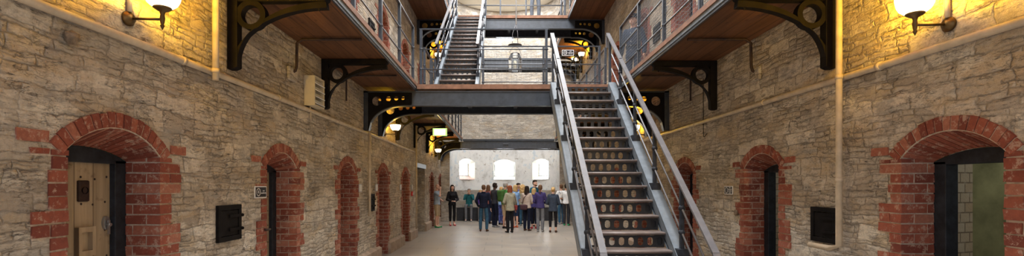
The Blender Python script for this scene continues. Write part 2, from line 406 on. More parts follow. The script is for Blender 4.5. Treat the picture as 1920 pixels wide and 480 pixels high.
def V3(*a): return Vector(a)
ARMS = {  # side s: elbow, wrist, direction of the hand
    'down':   lambda s: (V3(s * .255, .02, 1.13), V3(s * .262, -.05, .885), V3(s * .02, -.10, -1)),
    'front':  lambda s: (V3(s * .255, -.01, 1.13), V3(s * .085, -.215, 1.06), V3(-s * .9, -.3, .0)),
    'cross':  lambda s: (V3(s * .25, -.04, 1.13), V3(-s * .02, -.215, 1.165 + .025 * s), V3(-s, .05, .05)),
    'face':   lambda s: (V3(s * .21, -.20, 1.27), V3(s * .095, -.16, 1.50), V3(-s * .25, .05, 1)),
    'camera': lambda s: (V3(s * .22, -.17, 1.25), V3(s * .085, -.20, 1.47), V3(-s * .5, -.05, .8)),
    'pocket': lambda s: (V3(s * .285, .05, 1.15), V3(s * .215, -.07, .935), V3(-s * .3, -.25, -1)),
    'strap':  lambda s: (V3(s * .25, -.06, 1.12), V3(s * .14, -.17, 1.28), V3(-s * .4, .1, .9)),
    'back':   lambda s: (V3(s * .265, .09, 1.15), V3(s * .10, .165, .98), V3(-s, .0, -.25)),
    'lap':    lambda s: (V3(s * .25, -.03, 1.12), V3(s * .12, -.27, 1.0), V3(-s * .3, -.9, -.1)),
}
def person(label, H, loc, rz, skin_m, hair_m, top, legs, shoe_m, arms=('down', 'down'), hair='short', female=False, sit=None,
           head_turn=0.0, beard=None, wide=1.0, stance=.085, step=0.0, group=None, extra=None):
    """top = (material, 'tee' | 'jacket' | 'coat'), legs = (material, 'trousers' | 'shorts' | 'capri'); faces -Y before rz turns it"""
    k = H / 1.75
    root = thing('person', loc, label, 'person', group or 'visitors and figures in the hall', rz)
    dz = 0.0 if sit is None else (sit / k + .095) - .93
    w = wide; sh = .140 if female else .162; ch = .145 if female else .165; hp = .155 if female else .148
    up = lambda x, y, z: (x, y, z + dz)
    leg = {}
    for s in (-1, 1):
        if sit is None:
            y = step * s
            leg[s] = (V3(s * .085, 0, .92), V3(s * (stance + .005), -.015 + y * .6, .49), V3(s * stance, .02 + y, .085))
        else:
            leg[s] = (V3(s * .095, 0, .93 + dz), V3(s * .13, -.43, .93 + dz + .0), V3(s * .125, -.40, .085))
    arm = {}
    for s, nm in zip((-1, 1), arms):
        e, wr, hd = ARMS[nm](s)
        arm[s] = (V3(s * sh * w, .012, 1.415 + dz), V3(e.x * (.93 if female else 1.0), e.y, e.z + dz), V3(wr.x, wr.y, wr.z + dz), hd.normalized())
    rot = Matrix.Rotation(head_turn, 3, 'Z')
    def hd_(x, y, z): v = rot @ V3(x, y, 0); return (v.x, v.y - .012, z + dz)
    # ---- skin
    b = Blob()
    b.hull((hd_(0, .01, 1.665), (.074, .090, .082)), (hd_(0, -.015, 1.60), (.066, .076, .062)))
    b.hull((hd_(0, -.022, 1.60), (.062, .070, .05)), (hd_(0, -.052, 1.553), (.030, .028, .024)))
    b.hull((hd_(0, -.098, 1.640), (.008, .008, .010)), (hd_(0, -.112, 1.606), (.014, .013, .011)))       # nose
    b.hull((hd_(-.016, -.086, 1.575), (.010, .010, .006)), (hd_(.016, -.086, 1.575), (.010, .010, .006)))  # mouth
    b.hull((hd_(-.035, -.082, 1.663), (.016, .010, .007)), (hd_(.035, -.082, 1.663), (.016, .010, .007)))  # brow
    for s in (-1, 1):
        b.hull((hd_(s * .078, .012, 1.645), (.010, .018, .022)), (hd_(s * .076, .008, 1.605), (.008, .012, .012)))
    b.hull(((0, .015, 1.56 + dz), .054), ((0, .02, 1.455 + dz), .06))
    b.hull(((0, .015, 1.32 + dz), (ch * w - .012, .098 * w, .13)), ((0, .02, 1.08 + dz), (.125 * w, .088 * w, .06)))
    b.hull(((-.10, .015, 1.41 + dz), (.07, .065, .05)), ((.10, .015, 1.41 + dz), (.07, .065, .05)))
    b.hull(((0, .02, 1.08 + dz), (.125 * w, .088 * w, .06)), ((0, .02, .95 + dz), (hp * w - .012, .10 * w, .08)))
    for s in (-1, 1):
        a, e, wr, hd = arm[s]
        b.hull((a, .052), (e, .040)).hull((e, .040), (wr, .026))
        side = hd.cross(V3(0, 0, 1)); side = side.normalized() if side.length > .2 else V3(0, 1, 0)
        if abs(hd.z) > .8: side = V3(0, -1, 0) if nm_vertical(hd) else side
        nrm = hd.cross(side).normalized()
        pc = wr + hd * .055
        b.hull((wr + hd * .015, .023), (pc + side * .024 + hd * .035, .014), (pc - side * .026 + hd * .03, .014))
        curl = -nrm * s * .018
        for f, (o, ln) in enumerate(((.030, .066), (.011, .074), (-.010, .069), (-.029, .052))):
            r0 = pc + side * o + hd * .036; r1 = r0 + hd * ln * .55 + curl * .4; r2 = r0 + hd * ln * .92 + curl * 1.4
            b.hull((r0, .0095), (r1, .0088)).hull((r1, .0088), (r2, .0078))
        t0 = wr + hd * .03 + side * .02; t1 = t0 + side * .032 + hd * .025; t2 = t1 + hd * .032 + side * .004
        b.hull((t0, .013), (t1, .0105)).hull((t1, .0105), (t2, .009))
        hip, kn, an = leg[s]
        b.hull((hip, .066 * w), (kn, .050)).hull((kn, .050), (kn.lerp(an, .3) + V3(0, .015, 0), .049)).hull((kn.lerp(an, .3) + V3(0, .015, 0), .049), (an, .036))
        b.hull((an, .036), ((an.x + s * .012, an.y - .10, .04), (.036, .05, .03)))
    body = b.build('body', skin_m, root, .0085 * k, k, 2, 0.004)
    for s in (-1, 1):
        e = MB(); e.sm = True
        c = V3(*hd_(s * .031, -.0885, 1.640)) * k; e.ball(c, .0105 * k, 10, (1, .7, .75)); ob = e.build('eye', EYE, root, local=True)
    # ---- top
    mt, kind = top
    g = {'tee': .010, 'jacket': .015, 'coat': .019}[kind]; hem = {'tee': .90, 'jacket': .87, 'coat': .80}[kind]
    b = Blob()
    b.hull(((0, .015, 1.33 + dz), (ch * w + g, .105 * w + g, .11)), ((0, .02, 1.08 + dz), (.132 * w + g, .095 * w + g, .06)))
    b.hull(((-sh * .72 * w, .015, 1.415 + dz), (.062 + g, .062 + g, .045 + g * .5)), ((sh * .72 * w, .015, 1.415 + dz), (.062 + g, .062 + g, .045 + g * .5)), ((0, .015, 1.30 + dz), (ch * w + g, .105 * w + g, .06)))
    b.hull(((0, .02, 1.47 + dz), (.062 + g * .5, .064 + g * .5, .02)), ((-.1, .02, 1.42 + dz), .045), ((.1, .02, 1.42 + dz), .045))
    b.hull(((0, .02, 1.08 + dz), (.132 * w + g, .095 * w + g, .06)), ((0, .02, hem + .03 + max(dz, -.5)), (hp * w + g + .012, .112 * w + g + .010, .03)))
    if female:
        b.hull(((-.065, -.085, 1.30 + dz), (.055, .04, .055)), ((.065, -.085, 1.30 + dz), (.055, .04, .055)))
    if kind != 'tee':
        b.hull(((-.05, .06, 1.475 + dz), (.035, .03, .03)), ((.05, .06, 1.475 + dz), (.035, .03, .03)))   # collar or folded hood
        b.hull(((-.05, .06, 1.475 + dz), .028), ((-.06, -.03, 1.465 + dz), .022)).hull(((.05, .06, 1.475 + dz), .028), ((.06, -.03, 1.465 + dz), .022))
    for s in (-1, 1):
        a, e, wr, hd = arm[s]
        if kind == 'tee':
            m_ = a.lerp(e, .72); b.hull((a, .054 + g), (m_, .047 + g))
        else:
            b.hull((a, .056 + g), (e, .042 + g * .9)).hull((e, .046 + g * .9), (e.lerp(wr, .93), .032 + g * .6))
    tp = b.build({'tee': 'shirt', 'jacket': 'jacket', 'coat': 'coat'}[kind], mt, root, .012 * k, k, 4)
    # ---- legs
    ml, lk = legs
    end = {'trousers': 1.0, 'capri': .72, 'shorts': -.0}[lk]
    b = Blob()
    b.hull(((0, .02, 1.03 + dz), (.128 * w, .092 * w, .03)), ((0, .02, .95 + dz), (hp * w, .112 * w, .07)))
    for s in (-1, 1):
        hip, kn, an = leg[s]
        b.hull(((hip.x, .018, hip.z + .02), (.080 * w, .100 * w, .06)), (kn + V3(0, 0, .02 if lk == 'shorts' else 0), .070 if lk != 'capri' else .064))
        if end > 0:
            q = kn.lerp(an, end); cf = kn.lerp(an, .32) + V3(0, .014, 0); b.hull((kn, .068 if lk != 'capri' else .064), (cf, .068 if lk != 'capri' else .062)).hull((cf, .068 if lk != 'capri' else .062), (q + V3(0, .0, .02), .056 if lk != 'capri' else .05))
    b.build('shorts' if lk == 'shorts' else 'trousers', ml, root, .012 * k, k, 3)
    # ---- shoes
    for s in (-1, 1):
        an = leg[s][2]; b = Blob()
        b.hull(((an.x, an.y + .025, .035), (.037, .045, .04)), ((an.x + s * .02, an.y - .135, .028), (.042, .055, .03)))
        b.hull(((an.x, an.y + .015, .04), (.038, .042, .04)), ((an.x, an.y - .01, .085), (.040, .046, .02)))
        b.build('shoe', shoe_m, root, .011 * k, k, 2, 0.0)
    # ---- hair
    if hair != 'bald':
        b = Blob()
        b.hull((hd_(0, .026, 1.69), (.084, .094, .078)), (hd_(0, .05, 1.63), (.076, .065, .07)))
        b.hull((hd_(0, -.045, 1.722), (.060, .045, .026)), (hd_(0, .03, 1.73), (.07, .07, .036)))
        if hair in ('long', 'curly'):
            r = .02 if hair == 'curly' else 0
            b.hull((hd_(0, .055, 1.64), (.082 + r, .055, .06)), (hd_(0, .085, 1.36), (.085 + r * 1.5, .035, .05)))
            for s in (-1, 1): b.hull((hd_(s * .075, .02, 1.66), (.025 + r, .045, .05)), (hd_(s * .085, .03, 1.44), (.03 + r, .04, .06)))
            if hair == 'curly':
                for i in range(26):
                    t = i * 2.4; z = 1.40 + .3 * (i % 9) / 9
                    b.hull((hd_(.10 * math.cos(t), .06 + .05 * abs(math.sin(t)), z), .03), (hd_(.105 * math.cos(t), .065 + .05 * abs(math.sin(t)), z + .03), .028))
        if hair == 'bob':
            b.hull((hd_(0, .05, 1.64), (.088, .06, .06)), (hd_(0, .06, 1.50), (.088, .045, .05)))
            for s in (-1, 1): b.hull((hd_(s * .076, .01, 1.67), (.022, .045, .05)), (hd_(s * .082, .015, 1.52), (.024, .04, .04)))
        if hair == 'bun': b.hull((hd_(0, .115, 1.665), (.05, .045, .048)), (hd_(0, .10, 1.67), (.048, .045, .045)))
        if hair == 'ponytail':
            b.hull((hd_(0, .105, 1.70), (.03, .03, .03)), (hd_(0, .135, 1.62), (.034, .03, .04))).hull((hd_(0, .135, 1.62), (.034, .03, .04)), (hd_(0, .12, 1.43), (.018, .016, .03)))
        b.build('hair', hair_m, root, .011 * k, k, 3)
    if beard:
        b = Blob(); b.hull((hd_(0, -.065, 1.553), (.05, .034, .03)), (hd_(0, -.04, 1.575), (.066, .045, .025))); b.build('beard', beard, root, .009 * k, k, 2)
    if extra: extra(root, k, dz)
    return root
def nm_vertical(hd): return True

def bag_on(per, k, name, label, mat, c, size, strap=None, strap_mat=None, group=None, kind='bag'):
    """a soft bag hanging at c (person's own axes), size (x, y, z); strap is a polyline in the same axes"""
    o = thing(name, per.location, label, kind, group, per.rotation_euler.z)
    b = Blob(); x, y, z = size
    rc = min(.065, z * .22); b.hull(*[((c[0] + i * (x / 2 - rc), c[1] + (.02 if j > 0 else 0), c[2] + j * (z / 2 - rc)), (rc, y / 2 * (.75 if j > 0 else 1), rc)) for i in (-1, 1) for j in (-1, 1)])
    b.build('bag_body', mat, o, .011 * k, k, 2)
    f = Blob(); f.hull(*[((c[0] + i * (x / 2 - .03), c[1], c[2] + z * .5 - .035 - j * z * .38), (.036, y / 2 * .9 + .006, .02)) for i in (-1, 1) for j in (0, 1)])
    f.build('flap', mat, o, .011 * k, k, 1)
    if strap:
        for st in strap:
            m = MB(); m.tube([Vector(p) * k for p in st], .011 * k, 8); m.build('strap', strap_mat or mat, o, local=True)
    return o

SK = skin('fair', (0.62, 0.36, 0.26)); SKT = skin('tanned', (0.50, 0.27, 0.18)); SKD = skin('brown', (0.075, 0.036, 0.022))
EYE = paint('eye_dark', (0.03, 0.025, 0.02), 0.2, var=0.02)
HB = cloth('hair_dark', (0.022, 0.014, 0.010)); HBR = cloth('hair_brown', (0.12, 0.06, 0.03)); HR = cloth('hair_auburn', (0.20, 0.055, 0.025))
HBL = cloth('hair_blonde', (0.50, 0.32, 0.14)); HG = cloth('hair_grey', (0.33, 0.30, 0.27))
navy = cloth('navy', (0.009, 0.011, 0.024)); blackc = cloth('black', (0.012, 0.011, 0.013)); jeans = cloth('denim', (0.035, 0.085, 0.135)); jeansd = cloth('dark_denim', (0.018, 0.03, 0.065))
greyt = cloth('grey_trousers', (0.15, 0.15, 0.16)); khaki = cloth('khaki', (0.42, 0.31, 0.19)); bluegrey = cloth('blue_grey', (0.30, 0.36, 0.43)); green = cloth('green', (0.07, 0.26, 0.06))
lime = cloth('pack_green', (0.055, 0.12, 0.03)); olive = cloth('olive', (0.30, 0.27, 0.19)); beige = cloth('beige', (0.42, 0.33, 0.27)); purple = cloth('purple', (0.048, 0.036, 0.115)); violet = cloth('violet', (0.13, 0.07, 0.30))
teal = cloth('teal', (0.02, 0.13, 0.15)); tealb = cloth('petrol', (0.012, 0.075, 0.115)); maroon = cloth('maroon', (0.17, 0.06, 0.055)); slate = cloth('slate', (0.035, 0.045, 0.065)); charcoal = cloth('charcoal', (0.03, 0.03, 0.035))
whitec = cloth('white', (0.70, 0.68, 0.66)); wine = cloth('wine_leather', (0.20, 0.035, 0.030)); plum = cloth('plum_leather', (0.07, 0.035, 0.04)); patt = cloth('blue_print', (0.10, 0.12, 0.33), .9); stripe = cloth('sky_blue', (0.22, 0.36, 0.58))
sh_black = cloth('shoe_black', (0.012, 0.011, 0.011)); sh_brown = cloth('shoe_brown', (0.09, 0.045, 0.025)); sh_green = cloth('shoe_green', (0.03, 0.27, 0.10)); sh_red = cloth('shoe_red', (0.42, 0.03, 0.05)); sh_grey = cloth('shoe_grey', (0.22, 0.22, 0.22)); sh_orange = cloth('shoe_orange', (0.55, 0.13, 0.06)); sandal = cloth('sandal', (0.06, 0.03, 0.02))
F = 900.0
def at(px, Y, z=0.0): return ((px - 941) * Y / F, Y, z)

def build_people():
    A = R
    p = person('bald person in blue-grey T-shirt and khaki shorts standing against the stone wall', 1.74, at(820, 19.2), A(75), SK, HG, (bluegrey, 'tee'), (khaki, 'shorts'), sh_green, ('face', 'front'), 'bald', wide=1.08)
    person('person all in black with red shoes standing alone before the bench end', 1.70, at(848, 20.1), A(20), SK, HB, (blackc, 'jacket'), (blackc, 'capri'), sh_red, ('front', 'front'), 'bob', True)
    def yoke(root, k, dz):
        b = Blob(); b.hull(((-.13, .015, 1.445 + dz), (.05, .075, .04)), ((.13, .015, 1.445 + dz), (.05, .075, .04))); o = b.build('yoke', navy, root, .012 * k, k, 2)
    person('seated person in teal and navy jacket holding both hands up to the face', 1.72, (-1.56, 22.84, 0), 0, SK, HG, (teal, 'jacket'), (greyt, 'trousers'), sh_grey, ('camera', 'camera'), 'short', sit=.63, wide=1.12, extra=yoke)
    person('seated person in violet jacket on the bench, half hidden by the navy jacket', 1.60, (-1.02, 22.84, 0), A(10), SK, HBL, (violet, 'jacket'), (greyt, 'trousers'), sh_grey, ('lap', 'lap'), 'bob', True, sit=.63)
    person('person in navy jacket and blue jeans seen from behind, outermost of the group', 1.70, at(907, 17.7), A(172), SK, HBR, (navy, 'jacket'), (jeans, 'trousers'), sh_brown, ('down', 'pocket'), 'short', wide=1.1, stance=.12)
    person('person in maroon jacket standing behind the navy jacket and jeans', 1.70, at(915.5, 21.2), A(150), SKT, HBR, (maroon, 'jacket'), (jeansd, 'trousers'), sh_black, ('front', 'front'), 'bob', True)
    person('dark-skinned person in charcoal T-shirt and navy trousers with cropped black hair', 1.78, at(928, 19.4), A(125), SKD, HB, (charcoal, 'tee'), (navy, 'trousers'), sh_grey, ('front', 'front'), 'short')
    person('blonde person in blue printed trousers standing behind the green backpack', 1.62, at(940, 20.6), A(140), SK, HBL, (stripe, 'tee'), (patt, 'trousers'), sh_black, ('down', 'down'), 'bob', True)
    g = person('grey-haired person in green T-shirt and khaki shorts carrying a backpack', 1.80, at(948, 18.8), A(130), SKT, HG, (green, 'tee'), (khaki, 'shorts'), sh_black, ('strap', 'down'), 'short')
    bag_on(g, 1.03, 'backpack', 'green backpack on the back of the person in green T-shirt', lime, (0, .235, 1.24), (.30, .17, .44),
           [[(s * .10, .17, 1.40), (s * .11, .03, 1.515), (s * .12, -.12, 1.40), (s * .15, -.10, 1.20), (s * .14, .16, 1.08)] for s in (-1, 1)], cloth('pack_strap', (0.03, 0.04, 0.03)), kind='backpack')
    w = person('auburn-haired person in olive jacket and black trousers seen from behind', 1.68, at(956, 17.2), A(205), SK, HR, (olive, 'coat'), (blackc, 'trousers'), sh_black, ('down', 'front'), 'bob', True)
    bag_on(w, .96, 'shoulder_bag', 'wine red shoulder bag at the hip of the olive jacket', wine, (-.235, -.02, .92), (.12, .26, .22),
           [[(-.235, .08, 1.02), (-.17, .10, 1.30), (-.12, .03, 1.50), (-.17, -.10, 1.30), (-.235, -.10, 1.02)]], plum)
    person('fair-haired person in white top and shorts with orange shoes behind the olive jacket', 1.70, at(966, 19.2), A(215), SK, HBL, (stripe, 'tee'), (jeansd, 'shorts'), sh_orange, ('front', 'front'), 'bob', True)
    person('dark-haired person in blue shirt looking out from the rear of the group', 1.78, at(972, 20.9), A(60), SKT, HB, (patt, 'tee'), (jeansd, 'trousers'), sh_black, ('front', 'front'), 'short')
    person('person with long curly blonde hair standing between olive and beige jackets', 1.72, at(980, 20.0), A(165), SK, HBL, (olive, 'jacket'), (jeans, 'trousers'), sh_grey, ('front', 'front'), 'curly', True)
    w = person('person with long dark hair in beige cardigan, navy trousers and sandals', 1.66, at(988, 17.9), A(150), SKT, HB, (beige, 'jacket'), (navy, 'trousers'), sandal, ('front', 'front'), 'long', True, wide=1.08)
    bag_on(w, .95, 'shoulder_bag', 'plum crossbody bag behind the beige cardigan', plum, (.03, .215, .93), (.30, .12, .22),
           [[(.12, .19, 1.03), (.05, .17, 1.28), (-.10, .09, 1.49), (-.13, -.05, 1.46)]], plum)
    person('tall bearded person in petrol blue jacket addressing the group', 1.90, at(1003, 19.9), A(40), SK, HB, (tealb, 'jacket'), (blackc, 'trousers'), sh_black, ('front', 'front'), 'short', beard=HBR)
    s = person('short blonde person in navy trousers and red sandals before the bearded speaker', 1.58, at(1001, 18.75), A(190), SK, HBL, (purple, 'tee'), (navy, 'capri'), sh_red, ('front', 'down'), 'bob', True)
    person('person in purple jacket and grey trousers with brown ponytail', 1.70, at(1013, 17.5), A(170), SK, HBR, (purple, 'jacket'), (greyt, 'trousers'), sh_grey, ('front', 'front'), 'ponytail', True)
    person('person in slate raincoat and cropped dark trousers with blonde hair tied up', 1.62, at(1037, 17.25), A(172), SK, HBL, (slate, 'coat'), (blackc, 'capri'), sandal, ('front', 'front'), 'bun', True, wide=1.06, stance=.105)
    d = person('person in white T-shirt and jeans with crossed dark strap beside the slate raincoat', 1.72, at(1052, 20.9), A(200), SK, HBR, (whitec, 'tee'), (jeans, 'trousers'), sh_grey, ('front', 'front'), 'short')
    bag_on(d, .98, 'shoulder_bag', 'dark sling bag across the back of the white T-shirt', charcoal, (.0, .17, 1.16), (.16, .07, .20), [[(.06, .175, 1.25), (.13, .10, 1.44), (.12, -.06, 1.45)]], charcoal)
    person('person in pale T-shirt and dark trousers with green shoes beside the staircase stringer', 1.74, at(1062, 20.2), A(160), SKT, HB, (whitec, 'tee'), (charcoal, 'trousers'), sh_green, ('cross', 'cross'), 'short')
    person('person in grey jeans standing on the upper footbridge', 1.75, (1.15, 16.5, Z2 + DECK + .004), 0, SK, HBR, (charcoal, 'jacket'), (cloth('grey_jeans', (0.11, 0.125, 0.15)), 'trousers'), sh_black, ('front', 'front'), 'short', stance=.12)
    def cap(root, k, dz):
        m = MB(); m.lathe((0, -.0, 1.70 * k), [(.0, .085), (.10, .08), (.112, .06), (.092, .03), (.09, .0)], 24); m.prism([(-.075, -.07), (.075, -.07), (.06, -.135), (0, -.155), (-.06, -.135)], lambda u, v, d: Vector((u, v, 1.70 * k + d)), -.004, .006)
        m.build('peaked_cap', navy, root, local=True)
        for i in range(6):
            b = MB(); b.ball((0, -.142 * k, (1.42 - i * .09) * k), .014, 8); b.build('coat_button', M['zinc'], root, local=True)
        b = MB(); b.lathe((0, .02 * k, 1.06 * k), [(.165, -.02), (.172, -.02), (.172, .02), (.165, .02)], 24); b.build('belt', sh_black, root, local=True)
    person('uniformed figure in dark blue buttoned coat and peaked cap on the gallery', 1.80, (2.98, 10.9, Z1 + DECK + .004), A(-35), SKT, HBR, (cloth('uniform_blue', (0.025, 0.035, 0.06)), 'coat'), (cloth('uniform_blue', (0.025, 0.035, 0.06)), 'trousers'), sh_black, ('down', 'down'), 'short', extra=cap)
build_people()
# ------------------------------------------------------------------ the setting: walls, doors, apse, floor, ceiling
HW = 0.42                                   # half width of a cell doorway
YL = [3.54 + 2.64 * i for i in range(8)]; YR = [3.68 + 2.66 * i for i in range(8)]
ZF_S, ZF_C, ZD_S, ZD_C = 1.93, 2.11, 1.90, 1.99   # arch at the wall face (spring, crown) and at the frame
def arc_z(u, zs, zc):
    rise = zc - zs; r = (HW * HW + rise * rise) / (2 * rise); cz = zc - r
    return cz + math.sqrt(max(0, r * r - (HW * u) ** 2))
BIG = {('L', 5): (15.75, 17.62, 2.42)}

def wall(name, x, side, ys, skip, label):
    m = MB(); y0, y1 = -1.5, APY
    def quad(ya, yb, za, zb):
        if yb - ya > 1e-4 and zb - za > 1e-4: m.add([(x, ya, za), (x, yb, za), (x, yb, zb), (x, ya, zb)], [(0, 1, 2, 3)])
    for fl, (zb, zt) in enumerate(((0.0, 3.7), (3.7, 7.3))):
        zo = 0 if fl == 0 else Z1 + DECK
        cur = y0
        if fl: quad(y0, y1, zb, zo)
        for i, yc in enumerate(ys):
            if (side, i) in BIG and fl == 0:
                a, b, h = BIG[(side, i)]; quad(cur, a, zb, zt); quad(a, b, h, zt); cur = b; continue
            if (side, i, fl) in skip: continue
            g = HW + .012; a, b = yc - g, yc + g; quad(cur, a, zo, zt); N = 8
            for k in range(N):
                u0, u1 = -1 + 2 * k / N, -1 + 2 * (k + 1) / N
                z0_, z1_ = zo + arc_z(u0, ZF_S, ZF_C) + .012, zo + arc_z(u1, ZF_S, ZF_C) + .012
                m.add([(x, yc + g * u0, z0_), (x, yc + g * u1, z1_), (x, yc + g * u1, zt), (x, yc + g * u0, zt)], [(0, 1, 2, 3)])
            cur = b
        quad(cur, y1, zo, zt)
    quad(y0, y1, 7.3, TOP + .5)
    o = m.build(name, M['stone']); tag(o, label, 'wall', kind='structure'); return o
SKIP = {('L', 7, 1)}
wall('wall_left', XL, 'L', YL, SKIP, 'limewashed rubble stone wall with the numbered plaque 4')
wall('wall_right', XR, 'R', YR, SKIP, 'limewashed rubble stone wall behind the staircase')
m = MB()
for x in (XL - 2.6, XR + 2.6): m.add([(x, -1.5, 0), (x, APY, 0), (x, APY, TOP), (x, -1.5, TOP)], [(0, 1, 2, 3)])
tag(m.build('wall_outer', M['cellplaster']), 'green plastered outer walls behind the cells', 'wall', kind='structure')

def doorway(n, x, side, yc, zo, closed=True, label=''):
    sg = -1 if side == 'L' else 1
    rnd = random.Random(n * 31 + (5 if side == 'L' else 11))
    X = lambda d: x + sg * d                # d = depth into the wall
    root = thing('door_%d' % n, (X(0.1), yc, zo), label, 'doorway', kind='structure')
    def bx(m, d0, d1, y0, y1, z0, z1):
        k_ = len(m.v)
        bx0(m, d0, d1, y0, y1, z0, z1)
        if m is b: m.v[k_:] = [tuple(q + rnd.uniform(-.0028, .0028) for q in v) for v in m.v[k_:]]
    def bx0(m, d0, d1, y0, y1, z0, z1): m.box(min(X(d0), X(d1)), max(X(d0), X(d1)), min(y0, y1), max(y0, y1), z0, z1)
    b = None; b = MB(); mo = MB(); H = 0.086; nc = int(ZF_S / H) + 1; D = 0.275
    for e in (-1, 1):
        long_ = rnd.random() < .5; run = rnd.randint(2, 3)
        for i in range(nc):
            z0, z1 = zo + i * H, zo + min((i + 1) * H - .012, ZF_S - .004)
            if z1 - z0 < .02: continue
            if run == 0: long_ = not long_; run = rnd.randint(2, 4)
            run -= 1
            L = (.245 if long_ else .125) + rnd.uniform(-.02, .02)
            j = rnd.uniform(-.003, .003); b.col = rnd.random()
            half = i % 2 == 0
            ye, yo = yc + e * HW, yc + e * (HW + L)
            d1 = .105 if half else .22
            bx(b, -.011 + j, d1 - .006, ye + e * j * .3, (ye + e * .115) if (long_ and half) else yo, z0, z1)
            if long_ and half: b.col = rnd.random(); bx(b, -.011 - j, .05, ye + e * .125, yo, z0, z1)
            b.col = rnd.random(); bx(b, d1 + .006, D, ye - e * j * .3, ye + e * .1, z0, z1)
            bx(mo, -.003, D - .001, ye + e * .007, yo - e * .004, zo + i * H - .012, zo + min((i + 1) * H - .012, ZF_S))
    # flat ring of soldier bricks on the wall face
    rise = ZF_C - ZF_S; r = (HW * HW + rise * rise) / (2 * rise); cz = ZF_C - r; ha = math.asin(HW / r) + .09
    N = 17
    f = lambda u, v, d: Vector((X(d), yc + u, zo + v))
    P = lambda a, q: (q * math.sin(a), cz + q * math.cos(a))
    for k in range(N):
        a0 = -ha + 2 * ha * k / N + .008; a1 = -ha + 2 * ha * (k + 1) / N - .008
        q0, q1 = r + .012, r + .118 + rnd.uniform(-.006, .008); b.col = rnd.random(); j = rnd.uniform(-.004, .004)
        b.prism([P(a0, q0), P(a1, q0), P(a1, q1), P(a0, q1)], f, -.014 + j, .09)
    arcs = [-ha + 2 * ha * k / 16 for k in range(17)]
    mo.ribbon([P(a, r + .004) for a in arcs], [P(a, r + .108) for a in arcs], f, -.006, .06)
    for e, dy, w_ in ((-1, .0, .20), (1, .0, .19)):       # odd bricks let in beside the springing
        if rnd.random() < .85:
            b.col = rnd.random(); y0 = yc + e * (HW + .12 + rnd.uniform(0, .03)); bx(b, -.012, .06, y0, y0 + e * w_, zo + 1.965, zo + 2.035)
    # splayed inner ring: voussoirs from the face down to the frame
    N = 17
    for k in range(N):
        u0 = -1 + 2 * k / N + .012; u1 = -1 + 2 * (k + 1) / N - .012; b.col = rnd.random(); t = .05
        vs = []
        for up in (0, t):
            for (d, zs, zc) in ((.002, ZF_S, ZF_C), (D, ZD_S, ZD_C)):
                for u in (u0, u1): vs.append((X(d), yc + HW * u, zo + arc_z(u, zs, zc) + up))
        b.add(vs, [(0, 2, 3, 1), (4, 5, 7, 6), (0, 1, 5, 4), (2, 6, 7, 3), (0, 4, 6, 2), (1, 3, 7, 5)], False)
    us = [-1 + 2 * k / 12 for k in range(13)]
    vs = [(X(d), yc + HW * u, zo + arc_z(u, zs, zc) + .008) for (d, zs, zc) in ((.0, ZF_S, ZF_C), (D, ZD_S, ZD_C)) for u in us]
    mo.add(vs, [(k, k + 1, 13 + k + 1, 13 + k) for k in range(12)], False)
    b.build('brick_surround', M['brick'], root); mo.build('mortar_bed', M['mortar'], root)
    # timber frame
    fr = MB(); w_ = .10
    for e in (-1, 1): bx(fr, D + .004, D + .11, yc + e * (HW - w_), yc + e * (HW + .10), zo + .0, zo + ZD_S)
    pl = [(-HW - .1, 1.80), (HW + .1, 1.80), (HW + .1, 1.9)] + [(HW * u, arc_z(u, ZD_S, ZD_C)) for u in us[::-1]] + [(-HW - .1, 1.9)]
    pl = [(u, v + .07 if v == 1.80 else v) for u, v in pl]
    fr.prism(pl, f, D + .004, D + .11)
    fr.build('door_frame', M['frame'], root, bevel=.006)
    if closed:
        lf = MB(); bx(lf, D + .05, D + .10, yc - HW + w_, yc + HW - w_, zo + .01, zo + 1.87)
        leaf = lf.build('door_leaf', M['door'], root)
        st = MB(); st.sm = True
        for i in range(9):
            for j in range(6):
                st.ball((X(D + .048), yc - .28 + j * .112 + rnd.uniform(-.01, .01), zo + .12 + i * .205 + rnd.uniform(-.015, .015)), .009, 8, (.5, 1, 1))
        st.build('stud', M['rust'], leaf)
        if n == 1:
            p = MB(); bx(p, D + .03, D + .055, yc + .02, yc + .115, zo + 1.575, zo + 1.735); o = p.build('peephole_plate', M['rust'], leaf, bevel=.01)
            q = MB(); q.lathe((X(D + .028), yc + .067, zo + 1.66), [(0, -.004), (.024, -.004), (.026, .006)], 16, 'x'); q.build('peephole', M['iron'], o)
            p = MB(); p.prism([(.272 + .032 * math.cos(t * PI / 8), 1.40 + .055 * math.sin(t * PI / 8)) for t in range(16)], f, D + .03, D + .055); o = p.build('lock_plate', M['zinc'], leaf, bevel=.004)
            q = MB(); q.tube([(X(D + .028), yc + .272, zo + 1.39), (X(D + .0), yc + .272, zo + 1.385)], .014, 10); q.box(min(X(D + .01), X(D + .022)), max(X(D + .01), X(D + .022)), yc + .265, yc + .279, zo + 1.31, zo + 1.42); q.build('lock_handle', M['zinc'], o)
            p = MB()
            for (a0, a1, c0, c1) in ((.0, .15, 1.345, 1.385), (.0, .15, 1.165, 1.205), (.0, .03, 1.205, 1.345), (.12, .15, 1.205, 1.345)): bx(p, D + .015, D + .055, yc + a0, yc + a1, zo + c0, zo + c1)
            p.build('food_hatch', M['door'], leaf)
            # one plank is patched with a raised batten
            p = MB(); bx(p, D + .038, D + .055, yc - .15, yc - .02, zo + 1.2, zo + 1.85); p.build('batten', M['door'], leaf, bevel=.004)
    else:
        ce = MB()                             # the passage and the cell behind
        y0, y1 = yc - HW + .02, yc + HW - .02
        ce.cur = 0
        for yy in (y0, y1): ce.add([(X(D + .11), yy, zo), (X(.68), yy + (.10 if yy == y1 else -.10), zo), (X(.68), yy + (.10 if yy == y1 else -.10), zo + 2.3), (X(D + .11), yy, zo + 2.3)], [(0, 1, 2, 3)])
